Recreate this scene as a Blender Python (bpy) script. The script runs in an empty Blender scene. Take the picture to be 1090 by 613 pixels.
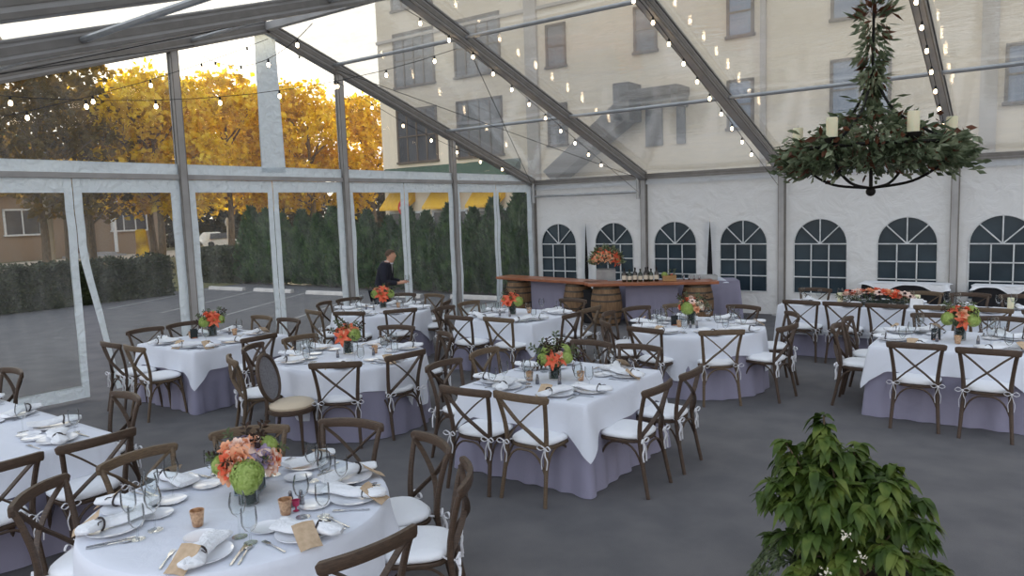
import bpy, math, random
from mathutils import Vector, Matrix, noise as mnoise
random.seed(7)
PI = math.pi
SC = bpy.context.scene
COL = SC.collection

# ------------------------------------------------------------------ materials
def new_mat(name):
    m = bpy.data.materials.new(name); m.use_nodes = True
    nt = m.node_tree; nt.nodes.clear()
    out = nt.nodes.new('ShaderNodeOutputMaterial')
    return m, nt, out

def lin(c):
    return tuple(((v/255)/12.92 if v/255 <= .04045 else ((v/255+.055)/1.055)**2.4) for v in c) + (1,)

def mat(name, c, c2=None, rough=.6, scale=8, metal=0, bump=0, bscale=60, detail=4, sub=0, stretch=None, spec=.5, lo=.35, hi=.65, coat=0):
    """noise-mottled principled surface; c, c2 in sRGB 0..255"""
    m, nt, out = new_mat(name)
    b = nt.nodes.new('ShaderNodeBsdfPrincipled')
    b.inputs['Roughness'].default_value = rough
    b.inputs['Metallic'].default_value = metal
    b.inputs['Specular IOR Level'].default_value = spec
    b.inputs['Coat Weight'].default_value = coat
    tc = nt.nodes.new('ShaderNodeTexCoord'); src = tc.outputs['Object']
    if stretch:
        mp = nt.nodes.new('ShaderNodeMapping'); mp.inputs['Scale'].default_value = stretch
        nt.links.new(src, mp.inputs['Vector']); src = mp.outputs['Vector']
    if c2 is None: c2 = tuple(v*.9 for v in c)
    nz = nt.nodes.new('ShaderNodeTexNoise'); nz.inputs['Scale'].default_value = scale; nz.inputs['Detail'].default_value = detail
    nt.links.new(src, nz.inputs['Vector'])
    rp = nt.nodes.new('ShaderNodeValToRGB')
    rp.color_ramp.elements[0].position = lo; rp.color_ramp.elements[1].position = hi
    rp.color_ramp.elements[0].color = lin(c); rp.color_ramp.elements[1].color = lin(c2)
    nt.links.new(nz.outputs['Fac'], rp.inputs['Fac']); nt.links.new(rp.outputs['Color'], b.inputs['Base Color'])
    if bump:
        bz = nt.nodes.new('ShaderNodeTexNoise'); bz.inputs['Scale'].default_value = bscale; bz.inputs['Detail'].default_value = 3
        nt.links.new(src, bz.inputs['Vector'])
        bp = nt.nodes.new('ShaderNodeBump'); bp.inputs['Strength'].default_value = bump; bp.inputs['Distance'].default_value = .02
        nt.links.new(bz.outputs['Fac'], bp.inputs['Height']); nt.links.new(bp.outputs['Normal'], b.inputs['Normal'])
    if sub: b.inputs['Subsurface Weight'].default_value = sub
    nt.links.new(b.outputs[0], out.inputs[0])
    return m

def leafmat(name, c, c2, c3=None, scale=3, trans=.45, rough=.5, tcol=None):
    """leaf: principled mixed with translucent, colours varied by noise"""
    m, nt, out = new_mat(name)
    tc = nt.nodes.new('ShaderNodeTexCoord')
    nz = nt.nodes.new('ShaderNodeTexNoise'); nz.inputs['Scale'].default_value = scale; nz.inputs['Detail'].default_value = 6
    nt.links.new(tc.outputs['Object'], nz.inputs['Vector'])
    rp = nt.nodes.new('ShaderNodeValToRGB'); e = rp.color_ramp.elements
    e[0].position = .36; e[1].position = .64; e[0].color = lin(c); e[1].color = lin(c2)
    if c3: x = e.new(.5); x.color = lin(c3)
    nt.links.new(nz.outputs['Fac'], rp.inputs['Fac'])
    b = nt.nodes.new('ShaderNodeBsdfPrincipled'); b.inputs['Roughness'].default_value = rough
    b.inputs['Specular IOR Level'].default_value = .3
    t = nt.nodes.new('ShaderNodeBsdfTranslucent')
    nt.links.new(rp.outputs['Color'], b.inputs['Base Color']); nt.links.new(rp.outputs['Color'], t.inputs['Color'])
    mx = nt.nodes.new('ShaderNodeMixShader'); mx.inputs[0].default_value = trans
    nt.links.new(b.outputs[0], mx.inputs[1]); nt.links.new(t.outputs[0], mx.inputs[2]); nt.links.new(mx.outputs[0], out.inputs[0])
    return m

def clothmat(name, c, trans=.15, bump=.25, bscale=5, rough=.85, dist=.05):
    m, nt, out = new_mat(name)
    b = nt.nodes.new('ShaderNodeBsdfPrincipled'); b.inputs['Roughness'].default_value = rough
    b.inputs['Specular IOR Level'].default_value = .2; b.inputs['Base Color'].default_value = lin(c)
    b.inputs['Sheen Weight'].default_value = .1
    t = nt.nodes.new('ShaderNodeBsdfTranslucent'); t.inputs['Color'].default_value = lin(c)
    mx = nt.nodes.new('ShaderNodeMixShader'); mx.inputs[0].default_value = trans
    tc = nt.nodes.new('ShaderNodeTexCoord')
    nz = nt.nodes.new('ShaderNodeTexNoise'); nz.inputs['Scale'].default_value = bscale; nz.inputs['Detail'].default_value = 5
    nz.inputs['Distortion'].default_value = .6
    nt.links.new(tc.outputs['Object'], nz.inputs['Vector'])
    bp = nt.nodes.new('ShaderNodeBump'); bp.inputs['Strength'].default_value = bump; bp.inputs['Distance'].default_value = dist
    nt.links.new(nz.outputs['Fac'], bp.inputs['Height']); nt.links.new(bp.outputs['Normal'], b.inputs['Normal'])
    nt.links.new(b.outputs[0], mx.inputs[1]); nt.links.new(t.outputs[0], mx.inputs[2]); nt.links.new(mx.outputs[0], out.inputs[0])
    return m

def vinylmat(name, clear=.8, wave=.15, haze=(230, 232, 230), tint=(240, 242, 240), gloss=.3, rough=.06, streak=.5):
    """clear PVC sheet: transparent, a bit of milky scatter in streaks, a glossy skin"""
    m, nt, out = new_mat(name)
    tr = nt.nodes.new('ShaderNodeBsdfTransparent'); tr.inputs[0].default_value = lin(tint)
    tl = nt.nodes.new('ShaderNodeBsdfTranslucent'); tl.inputs[0].default_value = lin(haze)
    df = nt.nodes.new('ShaderNodeBsdfDiffuse'); df.inputs[0].default_value = lin(haze)
    ms = nt.nodes.new('ShaderNodeMixShader'); ms.inputs[0].default_value = .5
    nt.links.new(tl.outputs[0], ms.inputs[1]); nt.links.new(df.outputs[0], ms.inputs[2])
    tc = nt.nodes.new('ShaderNodeTexCoord')
    mp = nt.nodes.new('ShaderNodeMapping'); mp.inputs['Rotation'].default_value = (.3, .5, .8); mp.inputs['Scale'].default_value = (.6, 2.2, .8)
    nz = nt.nodes.new('ShaderNodeTexNoise'); nz.inputs['Scale'].default_value = 2.2; nz.inputs['Detail'].default_value = 6; nz.inputs['Roughness'].default_value = .65
    nt.links.new(tc.outputs['Object'], mp.inputs[0]); nt.links.new(mp.outputs[0], nz.inputs['Vector'])
    mr = nt.nodes.new('ShaderNodeMapRange'); mr.inputs[1].default_value = .3; mr.inputs[2].default_value = .75
    mr.inputs[3].default_value = (1-clear)*(1-streak); mr.inputs[4].default_value = (1-clear)*(1+streak)
    nt.links.new(nz.outputs['Fac'], mr.inputs[0])
    mx = nt.nodes.new('ShaderNodeMixShader')
    nt.links.new(mr.outputs[0], mx.inputs[0]); nt.links.new(tr.outputs[0], mx.inputs[1]); nt.links.new(ms.outputs[0], mx.inputs[2])
    gl = nt.nodes.new('ShaderNodeBsdfGlossy'); gl.inputs['Roughness'].default_value = rough
    fr = nt.nodes.new('ShaderNodeFresnel'); fr.inputs[0].default_value = 1.45
    ml = nt.nodes.new('ShaderNodeMath'); ml.operation = 'MULTIPLY'; ml.inputs[1].default_value = gloss
    bp = nt.nodes.new('ShaderNodeBump'); bp.inputs['Strength'].default_value = wave; bp.inputs['Distance'].default_value = .1
    nt.links.new(nz.outputs['Fac'], bp.inputs['Height']); nt.links.new(bp.outputs[0], gl.inputs['Normal'])
    nt.links.new(fr.outputs[0], ml.inputs[0])
    m2 = nt.nodes.new('ShaderNodeMixShader')
    nt.links.new(ml.outputs[0], m2.inputs[0]); nt.links.new(mx.outputs[0], m2.inputs[1]); nt.links.new(gl.outputs[0], m2.inputs[2])
    nt.links.new(m2.outputs[0], out.inputs[0])
    return m

def glassmat(name, tint=(245, 250, 250), gloss=1.0, rough=.02):
    m, nt, out = new_mat(name)
    tr = nt.nodes.new('ShaderNodeBsdfTransparent'); tr.inputs[0].default_value = lin(tint)
    gl = nt.nodes.new('ShaderNodeBsdfGlossy'); gl.inputs['Roughness'].default_value = rough
    lw = nt.nodes.new('ShaderNodeLayerWeight'); lw.inputs[0].default_value = .18
    ml = nt.nodes.new('ShaderNodeMath'); ml.operation = 'MULTIPLY'; ml.inputs[1].default_value = gloss
    nt.links.new(lw.outputs['Fresnel'], ml.inputs[0])
    mx = nt.nodes.new('ShaderNodeMixShader')
    nt.links.new(ml.outputs[0], mx.inputs[0]); nt.links.new(tr.outputs[0], mx.inputs[1]); nt.links.new(gl.outputs[0], mx.inputs[2])
    nt.links.new(mx.outputs[0], out.inputs[0])
    return m

def emitmat(name, c, s):
    m, nt, out = new_mat(name)
    e = nt.nodes.new('ShaderNodeEmission'); e.inputs[0].default_value = lin(c); e.inputs[1].default_value = s
    nt.links.new(e.outputs[0], out.inputs[0]); return m

def brickmat(name, c1, c2, mortar, scale=4.0):
    m, nt, out = new_mat(name)
    b = nt.nodes.new('ShaderNodeBsdfPrincipled'); b.inputs['Roughness'].default_value = .9
    tc = nt.nodes.new('ShaderNodeTexCoord'); mp = nt.nodes.new('ShaderNodeMapping')
    mp.inputs['Rotation'].default_value = (PI/2, 0, PI/2)
    br = nt.nodes.new('ShaderNodeTexBrick'); br.inputs['Scale'].default_value = scale
    br.inputs['Color1'].default_value = lin(c1); br.inputs['Color2'].default_value = lin(c2); br.inputs['Mortar'].default_value = lin(mortar)
    br.inputs['Mortar Size'].default_value = .015
    nt.links.new(tc.outputs['Object'], mp.inputs[0]); nt.links.new(mp.outputs[0], br.inputs['Vector'])
    nt.links.new(br.outputs['Color'], b.inputs['Base Color']); nt.links.new(b.outputs[0], out.inputs[0]); return m

M = {}
M['asphalt'] = mat('asphalt', (98, 97, 99), (110, 108, 109), rough=.9, scale=2.5, bump=.35, bscale=140, spec=.25)
M['wood'] = mat('weathered_walnut', (60, 46, 36), (82, 64, 50), rough=.55, scale=9, stretch=(3, 3, 22), bump=.15, bscale=30)
M['wood_grey'] = mat('weathered_oak', (84, 68, 52), (108, 90, 70), rough=.6, scale=9, stretch=(3, 3, 22), bump=.15, bscale=30)
M['cushion'] = clothmat('ivory_cushion', (240, 242, 246), trans=.0, bump=.2, bscale=12)
M['ribbon'] = clothmat('white_ribbon', (240, 240, 244), trans=.2, bump=0)
M['white_cloth'] = clothmat('white_linen', (232, 236, 246), trans=.12, bump=.2, bscale=7)
M['lav_cloth'] = clothmat('lavender_linen', (152, 149, 170), trans=.08, bump=.25, bscale=5)
M['napkin'] = clothmat('white_napkin', (244, 246, 250), trans=.1, bump=.4, bscale=26)
M['plate'] = mat('white_china', (244, 246, 250), (240, 242, 248), rough=.15, scale=3, coat=.5)
M['steel'] = mat('polished_steel', (205, 207, 210), (190, 192, 196), rough=.18, metal=1, scale=20)
M['glass'] = glassmat('clear_glass', (252, 253, 253), gloss=.75)
M['card'] = mat('kraft_card', (198, 174, 146), (180, 156, 128), rough=.9, scale=30)
M['white_card'] = mat('white_card', (240, 240, 240), rough=.8)
M['ring'] = mat('dark_twig_ring', (34, 28, 32), (50, 40, 40), rough=.6)
M['alu'] = mat('tent_aluminium', (166, 165, 165), (182, 181, 181), rough=.5, metal=.2, scale=3, bump=.05)
M['alu_dark'] = mat('keder_rail', (128, 124, 120), (140, 136, 132), rough=.5, metal=.2)
M['alu_light'] = mat('galvanised_tube', (170, 172, 174), (188, 190, 192), rough=.35, metal=.6)
M['fabric'] = clothmat('tent_fabric', (238, 242, 246), trans=.35, dist=.12, bump=.8, bscale=2.6, rough=.6)
M['border'] = clothmat('vinyl_border', (222, 232, 238), trans=.35, dist=.14, bump=.9, bscale=8, rough=.45)
M['vinyl'] = vinylmat('clear_wall_vinyl', clear=.93, gloss=.55, streak=.8)
M['roof_vinyl'] = vinylmat('clear_roof_vinyl', clear=.70, wave=.06, gloss=.35, streak=.4, haze=(226, 228, 226))
M['pane_dark'] = mat('shade_dark_window_vinyl', (38, 52, 62), (54, 70, 80), rough=.22, scale=1.3, spec=.45)  # opaque panes; the shaded outdoors behind them is put into this dark colour
M['white_trim'] = mat('white_trim', (226, 230, 232), rough=.5)
M['black'] = mat('black_fabric', (22, 22, 26), (30, 30, 34), rough=.9)
M['iron'] = mat('wrought_iron', (26, 25, 24), (40, 37, 34), rough=.6, metal=.6)
M['cable'] = mat('black_cable', (28, 27, 27), rough=.7)
M['bulb'] = emitmat('warm_bulb', (255, 224, 180), 14)
M['bar_top'] = mat('varnished_plank', (140, 82, 54), (170, 104, 70), rough=.35, scale=4, stretch=(1, 12, 6), coat=.2)
M['barrel'] = mat('barrel_oak', (112, 86, 62), (142, 112, 82), rough=.75, scale=7, stretch=(5, 5, .7), bump=.3, bscale=12)
M['hoop'] = mat('barrel_hoop', (70, 66, 62), (92, 84, 76), rough=.55, metal=.8)
M['concrete'] = mat('concrete', (150, 150, 152), (170, 170, 170), rough=.9, scale=6, bump=.2)
M['stop'] = mat('wheel_stop_concrete', (196, 190, 186), (212, 206, 200), rough=.9, scale=5)
M['paint'] = mat('road_paint', (160, 158, 156), (130, 128, 126), rough=.9, scale=4)
M['amber'] = mat('amber_mercury_glass', (222, 184, 146), (170, 128, 98), rough=.28, metal=.5, scale=60)
M['silver'] = mat('silver_shaker', (150, 150, 156), (120, 120, 126), rough=.25, metal=1)
M['pink'] = mat('pink_glass', (190, 60, 100), (160, 40, 80), rough=.2)
M['dark_glass'] = mat('dark_vase_glass', (28, 36, 30), (50, 60, 52), rough=.08, scale=14, spec=.8)
M['mirror'] = mat('mirror_vase', (70, 82, 80), (110, 122, 122), rough=.08, metal=.9, scale=6)
M['mirror_edge'] = mat('mirror_edge', (190, 205, 215), rough=.15, metal=.8)
M['chalk'] = mat('chalkboard', (30, 36, 38), (40, 46, 48), rough=.8)
M['coral'] = leafmat('coral_petal', (226, 92, 62), (244, 132, 98), scale=30, trans=.25)
M['peach'] = leafmat('peach_petal', (240, 168, 128), (248, 196, 160), scale=30, trans=.25)
M['blush'] = leafmat('blush_petal', (240, 206, 190), (248, 226, 214), scale=30, trans=.25)
M['cream'] = leafmat('cream_petal', (244, 236, 214), (250, 244, 230), scale=30, trans=.25)
M['mauve'] = leafmat('mauve_petal', (150, 136, 176), (186, 172, 200), scale=30, trans=.25)
M['hydra'] = leafmat('lime_hydrangea', (158, 182, 92), (192, 210, 130), scale=40, trans=.3)
M['dust_leaf'] = leafmat('dusty_leaf', (70, 84, 56), (104, 116, 82), scale=20, trans=.25)
M['dark_leaf'] = leafmat('dark_leaf', (44, 40, 34), (76, 54, 44), scale=20, trans=.2)
M['centre'] = mat('dark_flower_centre', (50, 34, 40), rough=.9)
M['garland'] = leafmat('garland_leaf', (70, 82, 58), (160, 168, 138), (104, 116, 88), scale=14, trans=.35)
M['rust_leaf'] = leafmat('rust_leaf', (84, 52, 38), (122, 76, 54), scale=14, trans=.25)
M['shrub_leaf'] = leafmat('shrub_leaf', (52, 72, 30), (112, 126, 58), (78, 100, 42), scale=7, trans=.3)
M['wax'] = mat('ivory_wax', (238, 232, 200), (228, 220, 184), rough=.5, sub=.2)
M['pot'] = mat('black_planter', (30, 30, 32), (42, 42, 44), rough=.5)
M['soil'] = mat('soil', (44, 34, 26), (58, 46, 36), rough=1)
M['bark'] = mat('bark', (92, 78, 62), (124, 106, 84), rough=.95, scale=6, stretch=(4, 4, .8), bump=.4)
M['gold_leaf'] = leafmat('golden_autumn_leaf', (176, 140, 34), (252, 228, 84), (236, 200, 44), scale=1.1, trans=.55)
M['brown_leaf'] = leafmat('bronze_autumn_leaf', (92, 76, 34), (150, 116, 44), (112, 94, 42), scale=.7, trans=.5)
M['green_leaf'] = leafmat('evergreen_leaf', (34, 52, 24), (64, 88, 44), scale=1.4, trans=.2)
M['hedge_far'] = leafmat('bush_leaf', (52, 46, 24), (92, 82, 42), scale=1.0, trans=.3)
M['arbor'] = leafmat('arborvitae_leaf', (36, 62, 34), (88, 116, 66), (56, 86, 48), scale=3, trans=.15)
M['hedge'] = leafmat('hedge_leaf', (38, 46, 28), (70, 76, 48), (52, 60, 36), scale=3, trans=.15)
M['stucco'] = mat('beige_stucco', (232, 216, 188), (240, 224, 200), rough=.95, scale=.5, bump=.1)
M['stucco_trim'] = mat('grey_stucco', (186, 176, 164), (196, 186, 174), rough=.95, scale=.5)
M['far_glass'] = mat('dark_window_glass', (64, 66, 72), (92, 92, 96), rough=.12, scale=.8, spec=.7)
M['blue_glass'] = mat('blue_window_glass', (92, 112, 140), (120, 136, 156), rough=.12, scale=.8, spec=.7)
M['win_frame'] = mat('brown_window_frame', (104, 88, 74), rough=.7)
M['awning'] = mat('green_awning', (54, 76, 60), (64, 88, 70), rough=.8)
M['yellow_awning'] = mat('yellow_awning', (226, 172, 40), (236, 186, 60), rough=.8)
M['stair'] = mat('stair_steel', (92, 86, 80), (108, 100, 92), rough=.7)
M['brick'] = brickmat('brown_brick', (128, 92, 66), (150, 112, 82), (150, 130, 110), 5)
M['roof'] = mat('shingle_roof', (112, 108, 104), (134, 128, 122), rough=.95, scale=3)
M['road'] = mat('road_surface', (170, 158, 140), (188, 174, 154), rough=.95, scale=.6)
M['lawn'] = mat('lawn', (84, 88, 50), (112, 104, 60), rough=1, scale=3)
M['car_paint'] = mat('cream_car_paint', (226, 214, 190), rough=.25, coat=1)
M['rubber'] = mat('tyre_rubber', (26, 26, 26), rough=.9)
M['post_white'] = mat('white_post', (220, 214, 204), rough=.8)
M['red_sign'] = mat('red_sign', (200, 52, 44), rough=.6)
M['skin'] = mat('skin', (206, 156, 130), (198, 146, 120), rough=.55, sub=.1)
M['suit'] = mat('navy_suit', (28, 30, 42), (34, 36, 50), rough=.9, scale=40)
M['shirt'] = mat('white_shirt', (226, 226, 230), rough=.9)
M['hair'] = mat('brown_hair', (74, 58, 46), (92, 74, 58), rough=.8, scale=40)
M['shoe'] = mat('black_shoe', (16, 16, 18), rough=.35)
M['beige_seat'] = clothmat('beige_upholstery', (206, 190, 166), trans=0, bump=.15, bscale=20)
M['grey_cane'] = mat('grey_cane', (104, 104, 110), (126, 126, 132), rough=.8, scale=60)
M['bottle_dark'] = mat('dark_bottle', (30, 24, 18), (46, 34, 22), rough=.1, spec=.7)
M['bottle_green'] = mat('green_bottle', (34, 46, 30), (46, 58, 38), rough=.1, spec=.7)
M['label'] = mat('paper_label', (226, 218, 200), rough=.8)
M['crate'] = mat('crate_pine', (164, 128, 88), (184, 148, 104), rough=.8, stretch=(2, 12, 12))
M['venue'] = mat('venue_stucco', (190, 184, 174), (200, 194, 184), rough=.95, scale=.6)

# ------------------------------------------------------------------ mesh helpers
class MB:
    """collects geometry, then links it as ONE mesh object"""
    def __init__(s): s.v = []; s.f = []; s.mi = []
    def add(s, vs, fs, mi=0):
        o = len(s.v); s.v.extend([tuple(p) for p in vs]); s.f.extend([tuple(i+o for i in f) for f in fs]); s.mi.extend([mi]*len(fs)); return s
    def box(s, c, d, mi=0, rz=0, mtx=None):
        x, y, z = d[0]/2, d[1]/2, d[2]/2
        vs = [Vector((sx*x, sy*y, sz*z)) for sx in (-1, 1) for sy in (-1, 1) for sz in (-1, 1)]
        if rz: R = Matrix.Rotation(rz, 3, 'Z'); vs = [R @ v for v in vs]
        if mtx is not None: vs = [mtx @ v for v in vs]
        vs = [v+Vector(c) for v in vs]
        return s.add(vs, [(0, 1, 3, 2), (4, 6, 7, 5), (0, 4, 5, 1), (2, 3, 7, 6), (0, 2, 6, 4), (1, 5, 7, 3)], mi)
    def tube(s, pts, r, n=8, mi=0, caps=True, flat=None, up=None):
        """sweep along pts; r number or list; flat=(w,h): rectangular-ish section instead of round"""
        P = [Vector(p) for p in pts]; k = len(P)
        rs = r if isinstance(r, (list, tuple)) else [r]*k
        T = []
        for i in range(k):
            t = (P[min(i+1, k-1)]-P[max(i-1, 0)]); T.append(t.normalized() if t.length > 1e-9 else Vector((0, 0, 1)))
        ref = Vector(up) if up else (Vector((0, 0, 1)) if abs(T[0].z) < .9 else Vector((1, 0, 0)))
        vs = []
        for i in range(k):
            a = T[i].cross(ref)
            if a.length < 1e-6: a = T[i].cross(Vector((0, 1, 0)))
            a.normalize(); b = a.cross(T[i]).normalized()
            if not up: ref = b
            if flat:
                w, h = flat[0]/2*rs[i], flat[1]/2*rs[i]
                for (p, q) in ((-1, -.6), (-.8, -1), (.8, -1), (1, -.6), (1, .6), (.8, 1), (-.8, 1), (-1, .6)): vs.append(P[i]+a*w*p+b*h*q)
            else:
                for j in range(n):
                    an = 2*PI*j/n; vs.append(P[i]+a*rs[i]*math.cos(an)+b*rs[i]*math.sin(an))
        if flat: n = 8
        fs = [(i*n+j, i*n+(j+1) % n, (i+1)*n+(j+1) % n, (i+1)*n+j) for i in range(k-1) for j in range(n)]
        if caps: fs += [tuple(reversed(range(n))), tuple(range((k-1)*n, k*n))]
        return s.add(vs, fs, mi)
    def lathe(s, prof, n=20, c=(0, 0, 0), mi=0, cap0=True, cap1=True):
        vs = []; k = len(prof)
        for (r, z) in prof:
            for j in range(n):
                a = 2*PI*j/n; vs.append((c[0]+r*math.cos(a), c[1]+r*math.sin(a), c[2]+z))
        fs = [(i*n+j, i*n+(j+1) % n, (i+1)*n+(j+1) % n, (i+1)*n+j) for i in range(k-1) for j in range(n)]
        if cap0: fs.append(tuple(reversed(range(n))))
        if cap1: fs.append(tuple(range((k-1)*n, k*n)))
        return s.add(vs, fs, mi)
    def prism(s, poly, z0, z1, mi=0, axis='z'):
        n = len(poly)
        def P(a, b, h): return (a, b, h) if axis == 'z' else ((h, a, b) if axis == 'x' else (a, h, b))
        vs = [P(a, b, z0) for a, b in poly]+[P(a, b, z1) for a, b in poly]
        fs = [tuple(reversed(range(n))), tuple(range(n, 2*n))]+[(i, (i+1) % n, n+(i+1) % n, n+i) for i in range(n)]
        return s.add(vs, fs, mi)
    def grid(s, fn, nu, nv, mi=0, closed_u=False):
        vs = [fn(i/(nu-1) if not closed_u else i/nu, j/(nv-1)) for j in range(nv) for i in range(nu)]
        fs = []
        for j in range(nv-1):
            for i in range(nu if closed_u else nu-1):
                k = (i+1) % nu
                fs.append((j*nu+i, j*nu+k, (j+1)*nu+k, (j+1)*nu+i))
        return s.add(vs, fs, mi)
    def blob(s, c, r, mi=0, nu=12, nv=8, sq=(1, 1, 1), nz=0):
        def fn(u, v):
            a = 2*PI*u; b = PI*(v*.998+.001)-PI/2
            d = Vector((math.cos(a)*math.cos(b), math.sin(a)*math.cos(b), math.sin(b)))
            k = r*(1+nz*mnoise.noise(d*2+Vector(c)))
            return (c[0]+d.x*k*sq[0], c[1]+d.y*k*sq[1], c[2]+d.z*k*sq[2])
        return s.grid(fn, nu, nv, mi, True)
    def mesh(s, name, mats):
        me = bpy.data.meshes.new(name); me.from_pydata(s.v, [], s.f)
        for m in (mats if isinstance(mats, (list, tuple)) else [mats]): me.materials.append(m)
        if any(s.mi): me.polygons.foreach_set('material_index', s.mi)
        return me
    def build(s, name, mats, parent=None, smooth=True, loc=None, rz=None, bevel=0, angle=35):
        me = s.mesh(name, mats)
        o = bpy.data.objects.new(name, me); COL.objects.link(o)
        if parent is not None: o.parent = parent
        if loc is not None: o.location = loc
        if rz is not None: o.rotation_euler = (0, 0, rz)
        if smooth:
            me.polygons.foreach_set('use_smooth', [True]*len(me.polygons))
            try: me.set_sharp_from_angle(angle=math.radians(angle))
            except Exception: pass
        if bevel:
            b = o.modifiers.new('bevel', 'BEVEL'); b.width = bevel; b.segments = 2; b.limit_method = 'ANGLE'
        me.update()
        return o

def tag(o, label=None, cat=None, group=None, kind=None):
    if label: o['label'] = label
    if cat: o['category'] = cat
    if group: o['group'] = group
    if kind: o['kind'] = kind
    return o

def empty(name, loc=(0, 0, 0), rz=0, label=None, cat=None, group=None):
    o = bpy.data.objects.new(name, None); COL.objects.link(o)
    o.empty_display_size = .1
    o.location = loc; o.rotation_euler = (0, 0, rz)
    return tag(o, label, cat, group)

KIDS = {}
def dup(root, loc, rz, label, group=None, scale=None):
    """copy of a thing with copies of its parts and sub-parts (shared mesh data)"""
    r = root.copy(); COL.objects.link(r); r.location = loc; r.rotation_euler = (0, 0, rz); r['label'] = label
    if group: r['group'] = group
    if scale: r.scale = (scale,)*3
    for ch in list(root.children):
        c = ch.copy(); COL.objects.link(c); c.parent = r
        for g in list(ch.children):
            d = g.copy(); COL.objects.link(d); d.parent = c
    return r

class Proto:
    """first placement moves the prototype itself, later ones copy it"""
    def __init__(s, root): s.root = root; s.used = False
    def put(s, loc, rz, label, group=None, scale=None):
        if not s.used:
            s.used = True; r = s.root; r.location = loc; r.rotation_euler = (0, 0, rz); r['label'] = label
            if group: r['group'] = group
            if scale: r.scale = (scale,)*3
            return r
        return dup(s.root, loc, rz, label, group, scale)

def lerp(a, b, t): return a+(b-a)*t
def smooth_path(pts, n=6):
    """Catmull-Rom through the points"""
    P = [Vector(p) for p in pts]; out = []
    for i in range(len(P)-1):
        p0 = P[max(i-1, 0)]; p1 = P[i]; p2 = P[i+1]; p3 = P[min(i+2, len(P)-1)]
        for k in range(n):
            t = k/n
            out.append(.5*((2*p1)+(p2-p0)*t+(2*p0-5*p1+4*p2-p3)*t*t+(3*p1-p0-3*p2+p3)*t**3))
    out.append(P[-1]); return out

# ------------------------------------------------------------------ camera
def make_camera():
    yaw, pitch, roll = .6256071, .1055632, -.0339869
    f = Vector((-math.sin(yaw)*math.cos(pitch), math.cos(yaw)*math.cos(pitch), -math.sin(pitch)))
    r = Vector((math.cos(yaw), math.sin(yaw), 0)); u = r.cross(f)
    r2 = r*math.cos(roll)+u*math.sin(roll); u2 = -r*math.sin(roll)+u*math.cos(roll)
    cd = bpy.data.cameras.new('camera'); cd.sensor_fit = 'HORIZONTAL'; cd.sensor_width = 36; cd.lens = 783.06/1090*36
    cd.clip_start = .05; cd.clip_end = 400
    c = bpy.data.objects.new('camera', cd); COL.objects.link(c)
    mw = Matrix((r2, u2, -f)).transposed().to_4x4(); mw.translation = (10.41022, -15.43314, 2.348147)
    c.matrix_world = mw; SC.camera = c
make_camera()
CAM = Vector((10.41, -15.433))

# ------------------------------------------------------------------ tent
E, SL, RY = 3.0, .32, -7.65
RZ = E-SL*RY
PX = [0, 3.04, 6.1, 9.13, 12.16]            # rafter lines along the back wall
GY = [-3.06, -6.15, -9.3, -12.3]            # posts of the gable wall
def roof_z(y): return E-SL*y if y > RY else E+SL*(y+15.3)

MB().box((0, 0, -.1), (260, 260, .2)).build('floor', M['asphalt'], smooth=False)['kind'] = 'structure'

def beam(name, a, b, w, h, mats, lips=True, up=(0, 0, 1)):
    a, b = Vector(a), Vector(b); m = MB()
    t = (b-a).normalized(); s = t.cross(Vector(up)).normalized(); n = s.cross(t)
    def bar(o, w, h, mi):
        vs = [p+o+s*w/2*i+n*h/2*j for p in (a, b) for i, j in ((-1, -1), (1, -1), (1, 1), (-1, 1))]
        m.add(vs, [(0, 1, 2, 3), (7, 6, 5, 4), (0, 4, 5, 1), (1, 5, 6, 2), (2, 6, 7, 3), (3, 7, 4, 0)], mi)
    bar(Vector((0, 0, 0)), w, h, 0)
    if lips:
        for i in (-1, 1):
            for j in (-1, 1): bar(s*i*(w/2+.008)+n*j*(h/2-.018), .018, .03, 1)
            bar(s*i*(w/2+.003), .008, h*.35, 1)
    return m.build(name, mats, smooth=False)

def structure(o): o['kind'] = 'structure'; return o
AL = [M['alu'], M['alu_dark']]
for i, x in enumerate(PX):
    structure(beam('rafter', (x, 0, E), (x, RY, RZ), .12, .2, AL))
    structure(beam('rafter', (x, -15.3, E), (x, RY, RZ), .12, .2, AL))
    structure(beam('wall_post', (x, .0, 0), (x, .0, E), .1, .12, AL, up=(0, 1, 0)))
    m = MB().box((x, 0, .01), (.3, .3, .02)); structure(m.build('post_base', M['alu'], smooth=False))
for y in GY: structure(beam('gable_post', (0, y, 0), (0, y, roof_z(y)-.08), .09, .12, AL, up=(1, 0, 0)))
for i in range(len(PX)-1):
    x0, x1 = PX[i], PX[i+1]
    for y in (-3.3, -6.3, -9.0, -12.0):
        m = MB().tube([(x0+.07, y, roof_z(y)), (x1-.07, y, roof_z(y))], .032, 8)
        structure(m.build('purlin', M['alu_light']))
    structure(beam('ridge_beam', (x0+.06, RY, RZ), (x1-.06, RY, RZ), .1, .12, AL, lips=False))
    structure(beam('eave_beam', (x0+.06, 0, E), (x1-.06, 0, E), .08, .12, AL))
structure(beam('gable_beam', (0, -.05, E), (0, -15.3, E), .06, .07, [M['alu'], M['alu_dark']], lips=False))
# lower brace rail in the first bay of the back wall
m = MB().tube([(.06, -.07, 2.66), (2.98, -.07, 2.66)], .03, 8)
for x in (.07, 2.93): m.tube([(x, -.07, 2.5), (x, -.07, 2.98)], .04, 8)
structure(m.build('brace_rail', M['alu_light']))
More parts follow.
